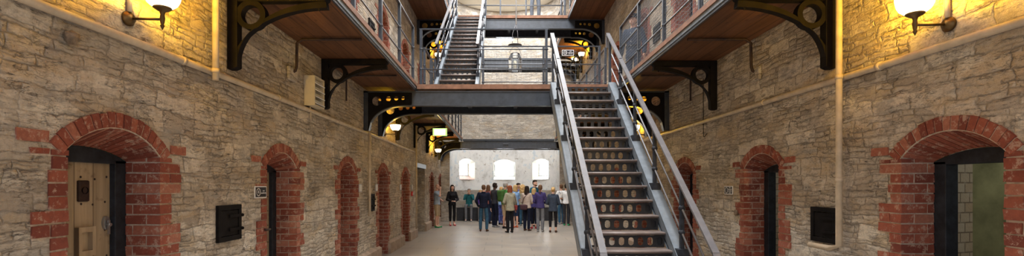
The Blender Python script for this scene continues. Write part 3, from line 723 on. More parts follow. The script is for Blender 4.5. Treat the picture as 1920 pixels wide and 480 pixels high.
        ce.add([(X(D + .11), y0 - .1, zo + 2.02), (X(D + .11), y1 + .1, zo + 2.02), (X(.68), y1 + .1, zo + 2.05), (X(.68), y0 - .1, zo + 2.05)], [(0, 1, 2, 3)])
        ce.build('passage_reveal', M['limebrick'], root)
        ce = MB(); a0, a1 = yc - 1.15, yc + 1.15
        for yy in (a0, a1): ce.add([(X(.68), yy, zo), (X(2.58), yy, zo), (X(2.58), yy, zo + 2.9), (X(.68), yy, zo + 2.9)], [(0, 1, 2, 3)])
        ce.add([(X(.68), a0, zo + 2.9), (X(.68), a1, zo + 2.9), (X(2.58), a1, zo + 2.9), (X(2.58), a0, zo + 2.9)], [(0, 1, 2, 3)])
        for (p0, p1) in ((a0, y0 - .1), (y1 + .1, a1)): ce.add([(X(.68), p0, zo), (X(.68), p1, zo), (X(.68), p1, zo + 2.9), (X(.68), p0, zo + 2.9)], [(0, 1, 2, 3)])
        ce.build('cell_interior', M['cellplaster'], root)
    return root
ORD = ('first', 'second', 'third', 'fourth', 'fifth', 'sixth', 'seventh', 'eighth')
dn = 0
for side, x, ys in (('L', XL, YL), ('R', XR, YR)):
    for fl in (0, 1):
        zo = 0 if fl == 0 else Z1 + DECK
        for i, yc in enumerate(ys):
            if (side, i) in BIG and fl == 0 or (side, i, fl) in SKIP: continue
            if fl == 1 and i < 1: continue
            dn += 1
            where = 'wall of the numbered plaque 4' if side == 'L' else 'wall beside the staircase'
            lab = '%s cell doorway in red brick along the %s, %s' % (ORD[i], where, 'ground floor' if fl == 0 else 'gallery level')
            if side == 'L' and fl == 0 and i == 0: lab = 'arched red brick doorway with closed studded plank door'
            if side == 'R' and fl == 0 and i == 0: lab = 'arched red brick doorway open to a green plastered cell'
            doorway(dn, x, side, yc, zo, not (side == 'R' and fl == 0 and i < 3), lab)
# the wide opening with a steel lintel
a, b, h = BIG[('L', 5)]
root = thing('door_40', (XL - .1, (a + b) / 2, 0), 'wide stone opening under a grey steel lintel before the group', 'doorway', kind='structure')
m = MB()
for yy in (a, b): m.add([(XL, yy, 0), (XL - 1.1, yy, 0), (XL - 1.1, yy, h), (XL, yy, h)], [(0, 1, 2, 3)])
m.add([(XL - 1.1, a, 0), (XL - 1.1, b, 0), (XL - 1.1, b, h), (XL - 1.1, a, h)], [(0, 1, 2, 3)])
m.add([(XL, a, h), (XL, b, h), (XL - 1.1, b, h), (XL - 1.1, a, h)], [(0, 1, 2, 3)])
m.build('stone_reveal', M['stone'], root)
m = MB(); m.box(XL - .25, XL + .03, a - .05, b + .12, h - .13, h + .02); m.build('steel_lintel', M['steel_mid'], root)

# floor, plinths, ceiling
m = MB(); m.add([(XL - 2.6, -1.5, 0), (XR + 2.6, -1.5, 0), (XR + 2.6, 25.2, 0), (XL - 2.6, 25.2, 0)], [(0, 1, 2, 3)])
tag(m.build('floor', M['floor']), 'worn pale stone floor of the hall', 'floor', kind='structure')
plin = paint('plinth_stone', (0.36, 0.27, 0.20), 0.85, var=0.3, scale=6, bump=.6)
for side, x, ys, sg in (('left', XL, YL, 1), ('right', XR, YR, -1)):
    m = MB(); cur = -1.4
    ed = sorted([(yc - HW, yc + HW) for i, yc in enumerate(ys) if not (side == 'left' and i == 5)] + ([(a, b)] if side == 'left' else []))
    for y0, y1 in ed + [(APY, 0)]:
        p = [(0, .0), (.075, .0), (.075, .26), (.0, .31)]
        if y0 - cur > .1: m.prism(p, lambda u, v, d: Vector((x + sg * u, d, v)), cur + .004, y0 - .004)
        cur = y1
    tag(m.build('baseboard_' + side, plin), 'low projecting stone plinth along the foot of the wall', 'plinth', kind='structure', group='wall plinths')
# apse
TH = [(-48, 12.2), (0, 12.6), (46, 12.2)]      # window centre and half angle, degrees
def ap(r, t, z): return (APX + r * math.sin(R(t)), APY + r * math.cos(R(t)), z)
WS, WT, WC = 1.98, 2.86, 3.03
m = MB()
edges = sorted(set([-90 + 6 * i for i in range(31)] + [c + s * h_ for c, h_ in TH for s in (-1, 1)] + [c + h_ * q / 4 for c, h_ in TH for q in (-3, -2, -1, 1, 2, 3, 0)]))
for t0, t1 in zip(edges, edges[1:]):
    mid = (t0 + t1) / 2; hit = [(c, h_) for c, h_ in TH if abs(mid - c) < h_]
    def q(z00, z01, z10, z11, mat):
        m.cur = mat; m.add([ap(APR, t0, z00), ap(APR, t1, z01), ap(APR, t1, z11), ap(APR, t0, z10)], [(0, 1, 2, 3)])
    q(0, 0, 1.45, 1.45, 1)
    if hit:
        c, h_ = hit[0]; zt = lambda t: WT + (WC - WT) * (1 - ((t - c) / h_) ** 2)
        q(1.45, 1.45, WS, WS, 0); q(zt(t0), zt(t1), 3.5, 3.5, 0)
    else: q(1.45, 1.45, 3.5, 3.5, 0)
    q(3.5, 3.5, TOP, TOP, 2)
for sx0, sx1 in ((XL, APX - APR), (APX + APR, XR)):
    m.cur = 3; m.add([(sx0, APY, 0), (sx1, APY, 0), (sx1, APY, TOP), (sx0, APY, TOP)], [(0, 1, 2, 3)])
tag(m.build('wall_back', [M['plaster'], M['stone_pale'], M['stone_pale'], M['stone_grey']]), 'curved end wall, peeling plaster below and pale rubble above', 'wall', kind='structure')
for n, (c, h_) in enumerate(TH):
    lab = ['arched barred window behind the seated people', 'middle arched barred window of the curved end wall', 'arched barred window beside the staircase stringer'][n]
    root = thing('window_%d' % (n + 1), ap(APR + .2, c, WS), lab, 'window', kind='structure')
    D2 = .5; N = 8; hg = h_ * .80
    zt = lambda u, k=0: WT - k * .08 + (WC - WT) * (1 - u * u)
    rv = MB(); us = [-1 + 2 * i / N for i in range(N + 1)]
    rf = lambda s_: ap(APR, c + s_ * h_, 0)
    A = [Vector(ap(APR, c + u * h_, zt(u))) for u in us]; B = [Vector(ap(APR + D2, c + u * hg, zt(u, 1))) for u in us]
    rv.add(A + B, [(i, i + 1, N + 2 + i, N + 1 + i) for i in range(N)])
    for u, i in ((-1, 0), (1, N)):
        rv.add([ap(APR, c + u * h_, WS), A[i], B[i], ap(APR + D2, c + u * hg, WS + .2)], [(0, 1, 2, 3)])
    rv.build('window_reveal', paint('reveal_limewash', (0.60, 0.58, 0.50), .9, var=.15), root)
    si = MB(); si.add([ap(APR, c - h_, WS), ap(APR, c + h_, WS), ap(APR + D2, c + hg, WS + .2), ap(APR + D2, c - hg, WS + .2)], [(0, 1, 2, 3)])
    si.build('window_sill', paint('pink_sill', (0.55, 0.36, 0.31), .8, var=.15) if n == 0 else M['white'], root)
    L_, R_ = Vector(ap(APR + D2 - .02, c - hg, 0)), Vector(ap(APR + D2 - .02, c + hg, 0))
    gl = MB(); gl.prism([(u, WS + .16) for u in (-1, 1)] + [(u, zt(u, 1) + .06) for u in us[::-1]], lambda u, v, d: L_.lerp(R_, (u + 1) / 2) * 1 + Vector((0, 0, v)) + Vector((math.sin(R(c)), math.cos(R(c)), 0)) * d, .03, .04)
    gl.build('window_pane', M['daylight'], root)
    gr = MB(); P_ = lambda u, z: L_.lerp(R_, (u + 1) / 2) + Vector((0, 0, z))
    for u in (-.72, -.36, 0, .36, .72): gr.tube([P_(u, WS + .2), P_(u, zt(u, 1))], .010, 6)
    for z in (WS + .36, WS + .54, WS + .72): gr.tube([P_(-1, z), P_(1, z)], .010, 6)
    gr.build('window_bar', M['iron'], root)
    fr = MB()
    for u in (-1, 1): fr.bar(P_(u * .97, WS + .18), P_(u * .97, zt(1, 1)), .05, .05, (math.sin(R(c)), math.cos(R(c)), 0))
    fr.bar(P_(-1, WS + .2), P_(1, WS + .2), .05, .04)
    fr.build('window_frame', M['plaster'], root)
# ceiling with the long roof light
m = MB(); x0, x1 = XL - 2.6, XR + 2.6; s0, s1, g0, g1 = -1.35, 1.95, -1.0, 21.0; zc = TOP
def cq(a0, a1, b0, b1): m.add([(a0, b0, zc), (a1, b0, zc), (a1, b1, zc), (a0, b1, zc)], [(0, 1, 2, 3)])
cq(x0, s0, -1.5, 25.2); cq(s1, x1, -1.5, 25.2); cq(s0, s1, -1.5, g0); cq(s0, s1, g1, 25.2)
tag(m.build('ceiling', M['ceil']), 'cream plaster ceiling ending in a curve over the apse', 'ceiling', kind='structure')
# ------------------------------------------------------------------ galleries, footbridges, staircases
def rail_run(root, p, q, z0, posts, mesh=None, top=1.15, mids=(.33, .74), sub=None, post_w=.05, joints=True):
    """posts at fractions, a handrail and mid rails between p and q (x, y); z0 is the deck"""
    p, q = Vector((p[0], p[1], 0)), Vector((q[0], q[1], 0)); P = lambda t, z: p.lerp(q, t) + Vector((0, 0, z0 + z))
    for t in posts:
        m = MB(); m.bar(P(t, 0), P(t, top - .01), post_w, post_w, (0, 1, 0) if abs((q - p).y) < .1 else (1, 0, 0)); m.sm = True
        if joints:
            for z in mids: m.ball(P(t, z), post_w * .72, 10)
        m.build('railing_post', M['steel'], root)
    m = MB(); m.bar(P(0, top), P(1, top), .05, .022); m.build('handrail', M['steel'], root)
    for z in mids: m = MB(); m.tube([P(0, z), P(1, z)], .0125, 8); m.build('mid_rail', M['steel_mid'], root)
    if mesh:
        m = MB(); L = (q - p).length; n = int(L / mesh[0]); w = .0032
        for i in range(1, n): m.bar(P(i / n, .03), P(i / n, top - .05), w, w, (0, 1, .1))
        for j in range(1, int((top - .05) / mesh[1]) + 1): m.bar(P(0, .03 + j * mesh[1] - mesh[1] * .5), P(1, .03 + j * mesh[1] - mesh[1] * .5), w, w)
        m.build('mesh_panel', M['steel_light'], root)
def gallery(side, floor, y0, y1, label, mesh=None, gaps=()):
    x, e, z = {('L', 0): (XL, EL, Z1), ('R', 0): (XR, ER, Z1), ('L', 1): (XL, UL, Z2), ('R', 1): (XR, UR, Z2)}[(side, floor)]
    sg = 1 if side == 'R' else -1                # towards the wall
    root = thing('gallery_walkway', ((x + e) / 2, (y0 + y1) / 2, z + .03), label, 'walkway')
    lo, hi = sorted((x - sg * .004, e + sg * .05))
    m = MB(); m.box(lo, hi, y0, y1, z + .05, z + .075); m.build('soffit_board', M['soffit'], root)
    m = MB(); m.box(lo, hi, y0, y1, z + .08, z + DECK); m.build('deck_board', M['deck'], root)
    m = MB(); a, b = sorted((e, e + sg * .03)); m.box(a, b, y0, y1, z + .032, z + .085); m.build('edge_channel', M['steel_light'], root); m = MB(); a, b = sorted((e + sg * .008, e + sg * .034)); m.box(a, b, y0, y1, z - .004, z + .030); m.build('edge_shade_strip', M['steel'], root)  # lowest strip: darker paint stands in for the shade under the channel
    a, b = sorted((e - sg * .012, e + sg * .055)); m = MB(); m.box(a, b, y0, y1, z + .088, z + .155); m.build('timber_edge', M['edge'], root)
    xr = e + sg * .055
    segs = []; cur = y0
    for g0, g1 in gaps: segs.append((cur, g0)); cur = g1
    segs.append((cur, y1))
    for s0, s1 in segs:
        n = max(1, round((s1 - s0) / 1.31)); ts = [1 - i * 1.31 / (s1 - s0) for i in range(n + 1) if 1 - i * 1.31 / (s1 - s0) > -.02] if s0 < 5 else [i / n for i in range(n + 1)]
        ts = [min(1 - .03 / (s1 - s0), max(.03 / (s1 - s0), t)) for t in ts]
        rail_run(root, (xr, s0), (xr, s1), z + DECK, ts, mesh)
    return root
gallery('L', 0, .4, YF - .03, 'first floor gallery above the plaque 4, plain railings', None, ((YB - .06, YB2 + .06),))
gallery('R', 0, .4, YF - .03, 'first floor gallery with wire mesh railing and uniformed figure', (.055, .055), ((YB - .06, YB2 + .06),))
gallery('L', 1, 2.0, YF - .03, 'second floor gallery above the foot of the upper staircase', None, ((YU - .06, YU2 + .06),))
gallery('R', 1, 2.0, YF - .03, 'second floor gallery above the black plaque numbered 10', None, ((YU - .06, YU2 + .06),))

def arc_poly(u0, v0, u1, v1, n=18, a0=180, a1=90):
    """quarter ellipse centred at (u1, v0): from (u0, v0) up to (u1, v1)"""
    return [(u1 + (u1 - u0) * math.cos(R(a0 + (a1 - a0) * i / n)), v0 + (v1 - v0) * math.sin(R(a0 + (a1 - a0) * i / n))) for i in range(n + 1)]
def bracket(side, y, ztop, label, group, L=1.06, H=.78):
    x = XL if side == 'L' else XR; sg = 1 if side == 'L' else -1
    root = thing('iron_bracket', (x + sg * .02, y, ztop - H), label, 'bracket', group)
    f = lambda u, v, d: Vector((x + sg * (u + .004), y + d, ztop + v))
    m = MB(); m.prism([(0, 0), (.105, 0), (.105, -H + .02), (.06, -H), (0, -H)], f, -.05, .05); m.build('wall_leg', M['iron'], root, bevel=.006)
    m = MB(); m.prism([(.105, 0), (L, 0), (L, -.06), (L - .03, -.085), (.105, -.085)], f, -.05, .05); m.build('top_arm', M['iron'], root, bevel=.006)
    inn = arc_poly(.10, -H + .06, L - .02, -.085); out = arc_poly(.045, -H + .02, L - .01, -.15)
    m = MB(); m.ribbon(out, inn, f, -.04, .04); m.build('curved_brace', M['iron'], root)
    c = (.105 + .135, -.085 - .135); m = MB(); n = 28
    m.ribbon([(c[0] + .098 * math.cos(2 * PI * i / n), c[1] + .098 * math.sin(2 * PI * i / n)) for i in range(n + 1)], [(c[0] + .152 * math.cos(2 * PI * i / n), c[1] + .152 * math.sin(2 * PI * i / n)) for i in range(n + 1)], f, -.042, .042)
    m.build('ring', M['iron'], root)
    m = MB(); p = f(L - .10, -.085, 0); m.lathe(p, [(.018, 0), (.02, -.03), (.03, -.04), (.022, -.06), (.004, -.085)], 12); m.build('finial', M['iron'], root)
    return root
g0 = {'L': 'brackets under the gallery above the plaque 4', 'R': 'brackets under the mesh railed gallery'}
for side, ys in (('L', (4.98, 7.56, 12.8, 15.4, 17.9, 20.2)), ('R', (4.95, 7.66, 12.8, 15.4, 17.9, 20.2))):
    for i, y in enumerate(ys):
        gal = 'plain railed gallery' if side == 'L' else 'mesh railed gallery'
        lab = ['black ring bracket under the %s beside the vertical cream pipe', 'black ring bracket under the %s, last before the lower footbridge',
               'black ring bracket under the %s just behind the lower footbridge', 'black ring bracket under the %s, second behind the lower footbridge', 'black ring bracket under the %s beside the exit sign', 'black ring bracket under the %s, last before the end footbridge'][i]
        if side == 'R' and i == 4: lab = 'black ring bracket under the %s, third behind the lower footbridge'
        bracket(side, y, Z1 + .045, lab % gal, g0[side], 1.018 if side == 'R' else 1.034)
for side in 'LR':
    for i, y in enumerate((18.2, 20.4)):
        lab = 'black ring bracket under the second floor gallery, %s behind the upper footbridge, %s' % (('first', 'second')[i], 'stair side' if side == 'L' else 'plaque side')
        bracket(side, y, Z2 + .045, lab, 'brackets under the second floor galleries', 1.06)

def bridge(y0, y1, z, e0, e1, label, steel_edge=False, gus=.80, hb=.30):
    root = thing('footbridge', ((e0 + e1) / 2, (y0 + y1) / 2, z), label, 'footbridge')
    for yy, s in ((y0, 1), (y1, -1)):
        m = MB(); f = lambda u, v, d: Vector((u, yy + s * d, z - .008 + v))
        xa, xb = XL + .98, XR - .98
        m.prism([(xa, 0), (xb, 0), (xb, -hb), (xa, -hb)], f, .02, .045)
        m.prism([(xa, 0), (xb, 0), (xb, -.022), (xa, -.022)], f, .0, .12); m.prism([(xa, -hb), (xb, -hb), (xb, -hb + .022), (xa, -hb + .022)], f, .0, .13)
        m.build('beam', M['steel'], root)
        for xw, q in ((XL, 1), (XR, -1)):
            g = MB(); fg = lambda u, v, d: Vector((xw + q * (u + .004), yy + s * d, z - .008 + v))
            # plate with one large and three small round holes and a pointed spandrel hole
            holes = [(.26, -.20, .095), (.50, -.155, .052), (.66, -.145, .044), (.80, -.14, .038)]
            cuts = [0, .14, .38, .44, .56, .61, .71, .755, .845, .985]
            low = lambda u: -hb if u >= .80 else (-gus if u <= .10 else -hb - (gus - hb) * (1 - math.sqrt(max(0, 1 - ((.80 - u) / .70) ** 2))))
            for a_, b_ in zip(cuts, cuts[1:]):
                h = [o for o in holes if a_ < o[0] < b_]
                sub = [a_ + (b_ - a_) * i / 4 for i in range(5)]
                if not h:
                    if a_ == 0: sub = [0, .05, .10, .14]
                    for u0, u1 in zip(sub, sub[1:]): g.prism([(u0, 0), (u1, 0), (u1, low(u1)), (u0, low(u0))], fg, .018, .05)
                else:
                    hu, hv, hr = h[0]; c_ = []; out = []
                    cor = [math.atan2(cy - hv, cx - hu) % (2 * PI) for cx in (a_, b_) for cy in (0, -hb)]
                    for a in sorted([2 * PI * i / 24 for i in range(25)] + cor):
                        ca, sa = math.cos(a), math.sin(a); t = 9
                        if ca > 1e-6: t = min(t, (b_ - hu) / ca)
                        if ca < -1e-6: t = min(t, (a_ - hu) / ca)
                        if sa > 1e-6: t = min(t, (0 - hv) / sa)
                        if sa < -1e-6: t = min(t, (-hb - hv) / sa)
                        c_.append((hu + hr * ca, hv + hr * sa)); out.append((hu + ca * t, hv + sa * t))
                    g.ribbon(c_, out, fg, .018, .05)
                    if low(b_) < -hb - 1e-3 or low(a_) < -hb - 1e-3:
                        for u0, u1 in zip(sub, sub[1:]):
                            if u0 >= .17 and u1 <= .26 and False: continue
                            g.prism([(u0, -hb), (u1, -hb), (u1, low(u1) - 1e-4), (u0, low(u0) - 1e-4)], fg, .018, .05)
            g.build('gusset_plate', M['iron'], root)
            ar = [(u, low(u)) for u in [.10 + .70 * i / 16 for i in range(17)] + [.985]]
            w = MB(); w.ribbon([(u, v - .012) for u, v in ar], [(u, v + .012) for u, v in ar], fg, .0, .12)
            w.prism([(0, 0), (.09, 0), (.09, -gus), (0, -gus)], fg, .0, .11); w.prism([(0, 0), (.985, 0), (.985, -.03), (0, -.03)], fg, .0, .12)
            w.build('gusset_flange', M['steel'], root)
    dx0, dx1 = (e0 + .016, e1 - .016)
    for j in range(3):
        m = MB(); x = dx0 + (dx1 - dx0) * (j + 1) / 4; m.box(x - .04, x + .04, y0 + .15, y1 - .15, z - .2, z + .028); m.build('joist', M['steel'], root)
    m = MB(); m.box(dx0, dx1, y0 - .01, y1 + .01, z + .03, z + DECK); m.build('deck_board', M['steel'] if steel_edge else M['deck'], root)
    for yy in () if steel_edge else (y0 - .035, y1 + .012): m = MB(); m.box(dx0, dx1, yy, yy + .022, z + .028, z + .122); m.build('timber_edge', M['edge'], root)
    return root
lower = bridge(YB, YB2, Z1, EL, ER, 'lower footbridge, where the big staircase lands')
ZD1 = Z1 + DECK
rail_run(lower, (EL + .06, YB + .02), (.95, YB + .02), ZD1, (0.012, .985))
rail_run(lower, (EL + .1, YB2 - .03), (-1.53, YB2 - .03), ZD1, (.12, .95), top=.86, mids=(.06, .55))
rail_run(lower, (-.46, YB2 - .03), (2.27, YB2 - .03), ZD1, (.01, .52, .99), mesh=(.11, .105))
upper = bridge(YU, YU2, Z2, UL, UR, 'upper footbridge, where the narrow staircase lands')
rail_run(upper, (-.56, YU + .03), (UR - .06, YU + .03), Z2 + DECK, (.01, .98), mids=(.35, .74))
rail_run(upper, (UL + .06, YU2 - .03), (UR - .06, YU2 - .03), Z2 + DECK, (.01, .27, .42, .66, .71, .99), mids=(.35, .74), joints=False)
endb = bridge(YF, YF2 - .02, Z1, EL, ER, 'end footbridge low across the curved wall, first floor', True)
endb2 = bridge(YF, YF2 - .02, Z2, UL, UR, 'end footbridge across the curved wall, second floor', True)
m = MB(); m.box(.05, .29, YF - .03, YF + .015, Z1 - .13, Z1 - .085); m.build('name_plate', M['steel_mid'], endb)

def staircase(xa, xb, y_top, z_top, n, rise, going, label, posts, y_dir=1, hand=.93, holes=8, zb0=None, slim=False):
    """flight whose nosings run from the landing (y_top, z_top) down towards smaller y"""
    yb, zb = y_top - n * going, z_top - n * rise
    zfl = 0 if zb0 is None else zb0
    root = thing('metal_staircase', ((xa + xb) / 2, yb, zfl), label, 'staircase')
    sl = Vector((0, going, rise)).normalized(); nrm = Vector((0, -rise, going)).normalized()
    Pz = lambda y: z_top - (y_top - y) / going * rise
    P = lambda x, y, off=0.0: Vector((x, y, Pz(y))) + nrm * off
    ylo = yb - .02
    wd = .15 if not slim else .085
    for xs, q in ((xa, -1), (xb, 1)):
        m = MB(); up = Vector((0, 0, 1)); a, b = xs, xs + q * wd; dep = .27
        y0_, y1_ = ylo, y_top - .01
        def slab(x0, x1, o0, o1):
            lo, hi = sorted((x0, x1)); vs = []
            for x in (lo, hi):
                for (yy, oo) in ((y0_, o0), (y1_, o0), (y1_, o1), (y0_, o1)):
                    p = P(x, yy, oo); p.z = max(p.z, zfl + .002) ; vs.append(p)
            m.add(vs, [(0, 3, 2, 1), (4, 5, 6, 7), (0, 1, 5, 4), (1, 2, 6, 5), (2, 3, 7, 6), (3, 0, 4, 7)], False)
        slab(a, b, .035, .055); slab(a, b, .055 - dep, .075 - dep); slab(b - q * .016, b, .055 - dep, .055)
        slab(a, a + q * .004, -.10, .04)
        m.build('stringer', M['steel_light'], root)
    for i in range(n):
        y, z = y_top - (i + 1) * going, z_top - (i + 1) * rise
        if z < zfl + .03: continue
        t = MB(); t.box(xa + .006, xb - .006, y - .005, y + going + .02, z - .04, z); tr = t.build('tread', M['tread'], root, bevel=.004)
        e = MB(); e.tube([(xa + .007, y - .008, z - .018), (xb - .007, y - .008, z - .018)], .018, 10); e.build('nosing', M['nosing'], tr)
    for i in range(n + 1):
        y, z = y_top - i * going, z_top - i * rise          # riser below nosing i
        z0, z1 = z - rise + .004, z - .045
        if z0 < zfl - .001: continue
        m = MB(); cw = (xb - xa - .012) / holes; yy = y + .022
        for h in range(holes):
            c0 = xa + .006 + h * cw; cx, cz = c0 + cw / 2, (z0 + z1) / 2; hw, hh = cw * .285, (z1 - z0) * .34; rr = min(hw, hh) * .98
            inn = []; out = []; W_, H_ = cw / 2, (z1 - z0) / 2; ca_ = math.atan2(H_, W_)
            for a in sorted([2 * PI * k / 24 for k in range(25)] + [ca_, PI - ca_, PI + ca_, 2 * PI - ca_]):
                ca, sa = math.cos(a), math.sin(a)
                inn.append((cx + (hw - rr) * (1 if ca > 1e-6 else -1 if ca < -1e-6 else 0) + rr * ca, cz + (hh - rr) * (1 if sa > 1e-6 else -1 if sa < -1e-6 else 0) + rr * sa))
                t = min(W_ / abs(ca) if abs(ca) > 1e-6 else 9, H_ / abs(sa) if abs(sa) > 1e-6 else 9); out.append((cx + ca * t, cz + sa * t))
            m.ribbon(inn, out, lambda u, v, d: Vector((u, d, v)), yy, yy + .005)
        m.box(xb - .006 - cw, xb - .006, yy + .03, yy + .036, z0, z1)          # plate added behind the last hole, darkening it like the stringer's shade
        m.build('riser', M['riser'], root)
    for xs, q in ((xa, -1), (xb, 1)):
        xc = xs + q * wd * .5
        for py in posts:
            base = P(xc, py, .055); m = MB()
            m.box(xc - wd * .45, xc + wd * .45, py - .07, py + .05, base.z - .02, base.z + .075)
            m.bar((xc, py, base.z), (xc, py, Pz(py) + hand - .035), .048, .048, (0, 1, 0)); m.sm = True
            for o in (.32, .62): m.ball((xc, py, Pz(py) + o), .042, 12)
            m.build('baluster_post', M['frame'], root)
        yt = y_top + (.36 if not slim else .05); y0h = posts[0] - .95 if not slim else posts[0] - .35
        pts = [(xc, y0h, Pz(y0h) + hand), (xc, yt, Pz(y_top) + hand + .22 if not slim else Pz(yt) + hand)]
        m = MB(); w_ = .074 if not slim else .06
        m.bar(pts[0], pts[1], w_, .028)
        if not slim:
            p = Vector(pts[0]); m.bar(p + Vector((0, .01, .008)), p + Vector((0, -.09, -.13)), w_, .028, (0, 1, 0)); m.bar(p + Vector((0, -.085, -.11)), p + Vector((0, -.085, -.36)), w_, .028, (0, 1, 0))
            t = Vector(pts[1]); m.bar(t + Vector((0, -.01, .006)), t + Vector((0, .02, -.3)), w_, .028, (0, 1, 0))
        m.build('handrail', M['rail'], root)
        for o in (.32, .62):
            m = MB(); m.tube([(xc, y0h + .05, Pz(y0h + .05) + o), (xc, y_top - .02, Pz(y_top - .02) + o)], .0135, 8); m.build('mid_rail', M['rail'], root)
    return root
RISE, GO = 0.2045, 0.2635
n = 18
yb_ = YB - .078
staircase(1.13, 2.15, yb_, ZD1, n, RISE, GO, 'big steel staircase with perforated risers rising from the stone floor', [yb_ - k * GO for k in (14.4, 10.4, 6.5, 2.7)])
# posts where the flight meets the bridge rail
m = MB(); m.bar((1.06, YB + .13, ZD1), (1.06, YB + .13, ZD1 + .94), .05, .05, (0, 1, 0)); m.build('railing_post', M['steel'], lower)
m = MB(); m.bar((2.235, YB + .13, ZD1), (2.235, YB + .13, ZD1 + .94), .05, .05, (0, 1, 0)); m.build('railing_post', M['steel'], lower)
nU = 17; riseU = (Z2 - Z1) / (nU + 1); goU = (YU - .075 - YB2 + .25) / nU
staircase(-1.45, -.60, YU - .078, Z2 + DECK, nU, riseU, goU, 'narrow steel staircase from the lower footbridge up to the upper one', [YB2 - .05 + k * goU for k in (0.6, 4.4, 8.2, 12.0, 15.6)], slim=True, holes=7, zb0=ZD1 + .004)
# ------------------------------------------------------------------ lamps, pipes, plaques and small fittings
def wall_lamp(side, y, z, label, power, glowpipe=True, reach=.27, group='globe wall lamps'):
    x = XL if side == 'L' else XR; sg = 1 if side == 'L' else -1
    root = thing('wall_lamp', (x + sg * .01, y, z), label, 'lamp', group)
    m = MB(); m.lathe((x + sg * .004, y, z), [(0, 0), (.055, 0), (.055, sg * .02), (.035, sg * .03), (.03, sg * .045), (0, sg * .045)], 20, 'x'); m.build('wall_rose', M['brass'], root)
    m = MB(); tip = x + sg * reach; m.tube([(x + sg * .04, y, z), (tip, y, z - .005)], .0095, 10)
    m.ball((tip, y, z), .018, 12); m.build('arm', M['brass'], root)
    m = MB(); m.lathe((tip, y, z), [(.002, -.085), (.008, -.07), (.016, -.055), (.010, -.045), (.014, -.03), (.018, 0), (.014, .03), (.02, .05), (.05, .066), (.064, .078), (.060, .086), (.03, .082)], 20); m.build('gallery', M['brass'], root)
    m = MB(); m.lathe((tip, y, z), [(.045, .080), (.072, .090), (.098, .112), (.114, .145), (.122, .185), (.124, .215), (.119, .217), (.116, .185), (.10, .14), (.06, .10), (.0, .095)], 28); gl = m.build('globe_shade', M['glow'], root)
    L = bpy.data.lights.new('lamp_bulb', 'POINT'); L.energy = power; L.color = (1.0, 0.56, 0.012); L.shadow_soft_size = .08
    o = bpy.data.objects.new('lamp_bulb', L); C.objects.link(o); o.location = (tip - root.location.x, 0, .26); o.parent = root
    m = MB(); m.tube([(x + sg * .022, y, z + .05), (x + sg * .022, y, z + .50)], .017, 10); m.tube([(x + sg * .012, y + .04, z - .06), (x + sg * .03, y + .055, z + .0), (x + sg * .012, y + .04, z + .10), (x + sg * .012, y + .03, z + .48)], .006, 6); m.build('conduit', M['pipe'], root)
    return root
LP = 92
wall_lamp('L', 3.62, 2.955, 'lit globe lamp on brass arm over the studded plank door', LP)
wall_lamp('R', 3.66, 2.925, 'lit globe lamp on brass arm over the open green cell', LP)
wall_lamp('L', 11.55, 2.93, 'lit globe lamp just behind the lower footbridge, far from the stairs', LP * .6)
wall_lamp('R', 11.4, 2.90, 'lit globe lamp seen through the big staircase', LP * .9)
wall_lamp('L', 19.3, 2.93, 'small lit globe lamp beyond the exit sign', LP * .45)
wall_lamp('L', 19.2, 6.75, 'lit globe lamp at gallery level behind the narrow staircase', LP * .5)
wall_lamp('R', 19.0, 6.72, 'lit globe lamp at gallery level below the black plaque 10', LP * .5)
wall_lamp('R', 20.9, 7.0, 'second lit globe lamp at gallery level beside the black plaque 10', LP * .3)

def pipe(name, pts, r, label, cat='pipe', group=None, mat=None, clips=()):
    root = thing(name, pts[0], label, cat, group)
    m = MB(); m.tube(pts, r, 12); m.build('pipe_run', mat or M['pipe'], root)
    for c, ax in clips:
        m = MB(); c = Vector(c); a = Vector(ax); m.tube([c - a * .02, c + a * .02], r * 1.22, 12); m.build('clip', mat or M['pipe'], root)
    return root
zl = 2.79
pipe('wall_pipe', [(XL + .036, -1.2, zl), (XL + .036, 5, zl), (XL + .036, 12, zl - .015), (XL + .036, 15.5, zl - .03)], .031, 'long cream pipe running level along the wall of the plaque 4', clips=[((XL + .036, y, zl), (0, 1, 0)) for y in (2.4, 4.2, 6.0, 8.2)])
zr = 2.765
pipe('wall_pipe', [(XR - .036, -1.2, zr), (XR - .036, 5, zr), (XR - .036, 13.2, zr)], .031, 'long cream pipe running level along the wall behind the staircase', clips=[((XR - .036, y, zr), (0, 1, 0)) for y in (2.6, 4.3, 6.2, 8.4)])
pipe('wall_pipe', [(XL + .098, 4.58, 7.15), (XL + .098, 4.58, 2.70)], .029, 'vertical cream pipe beside the black ring bracket, ending at the level pipe', clips=[((XL + .098, 4.58, zl), (0, 0, 1))])
pipe('wall_pipe', [(XR - .098, 4.73, 7.15), (XR - .098, 4.73, 1.10), (XR - .098, 4.88, 1.06), (XR - .098, 5.18, 1.06)], .029, 'vertical cream pipe ending beside the black iron hatch near the open cell', clips=[((XR - .098, 4.73, zr), (0, 0, 1)), ((XR - .098, 4.73, 1.75), (0, 0, 1))])
pipe('wall_pipe', [(XL + .098, 9.92, zl), (XL + .098, 9.92, 1.06)], .028, 'vertical cream pipe beside the second iron hatch near the group')
pipe('wall_pipe', [(XL + .098, 15.35, 3.6), (XL + .098, 15.35, .3)], .028, 'vertical cream pipe beside the steel lintel opening')
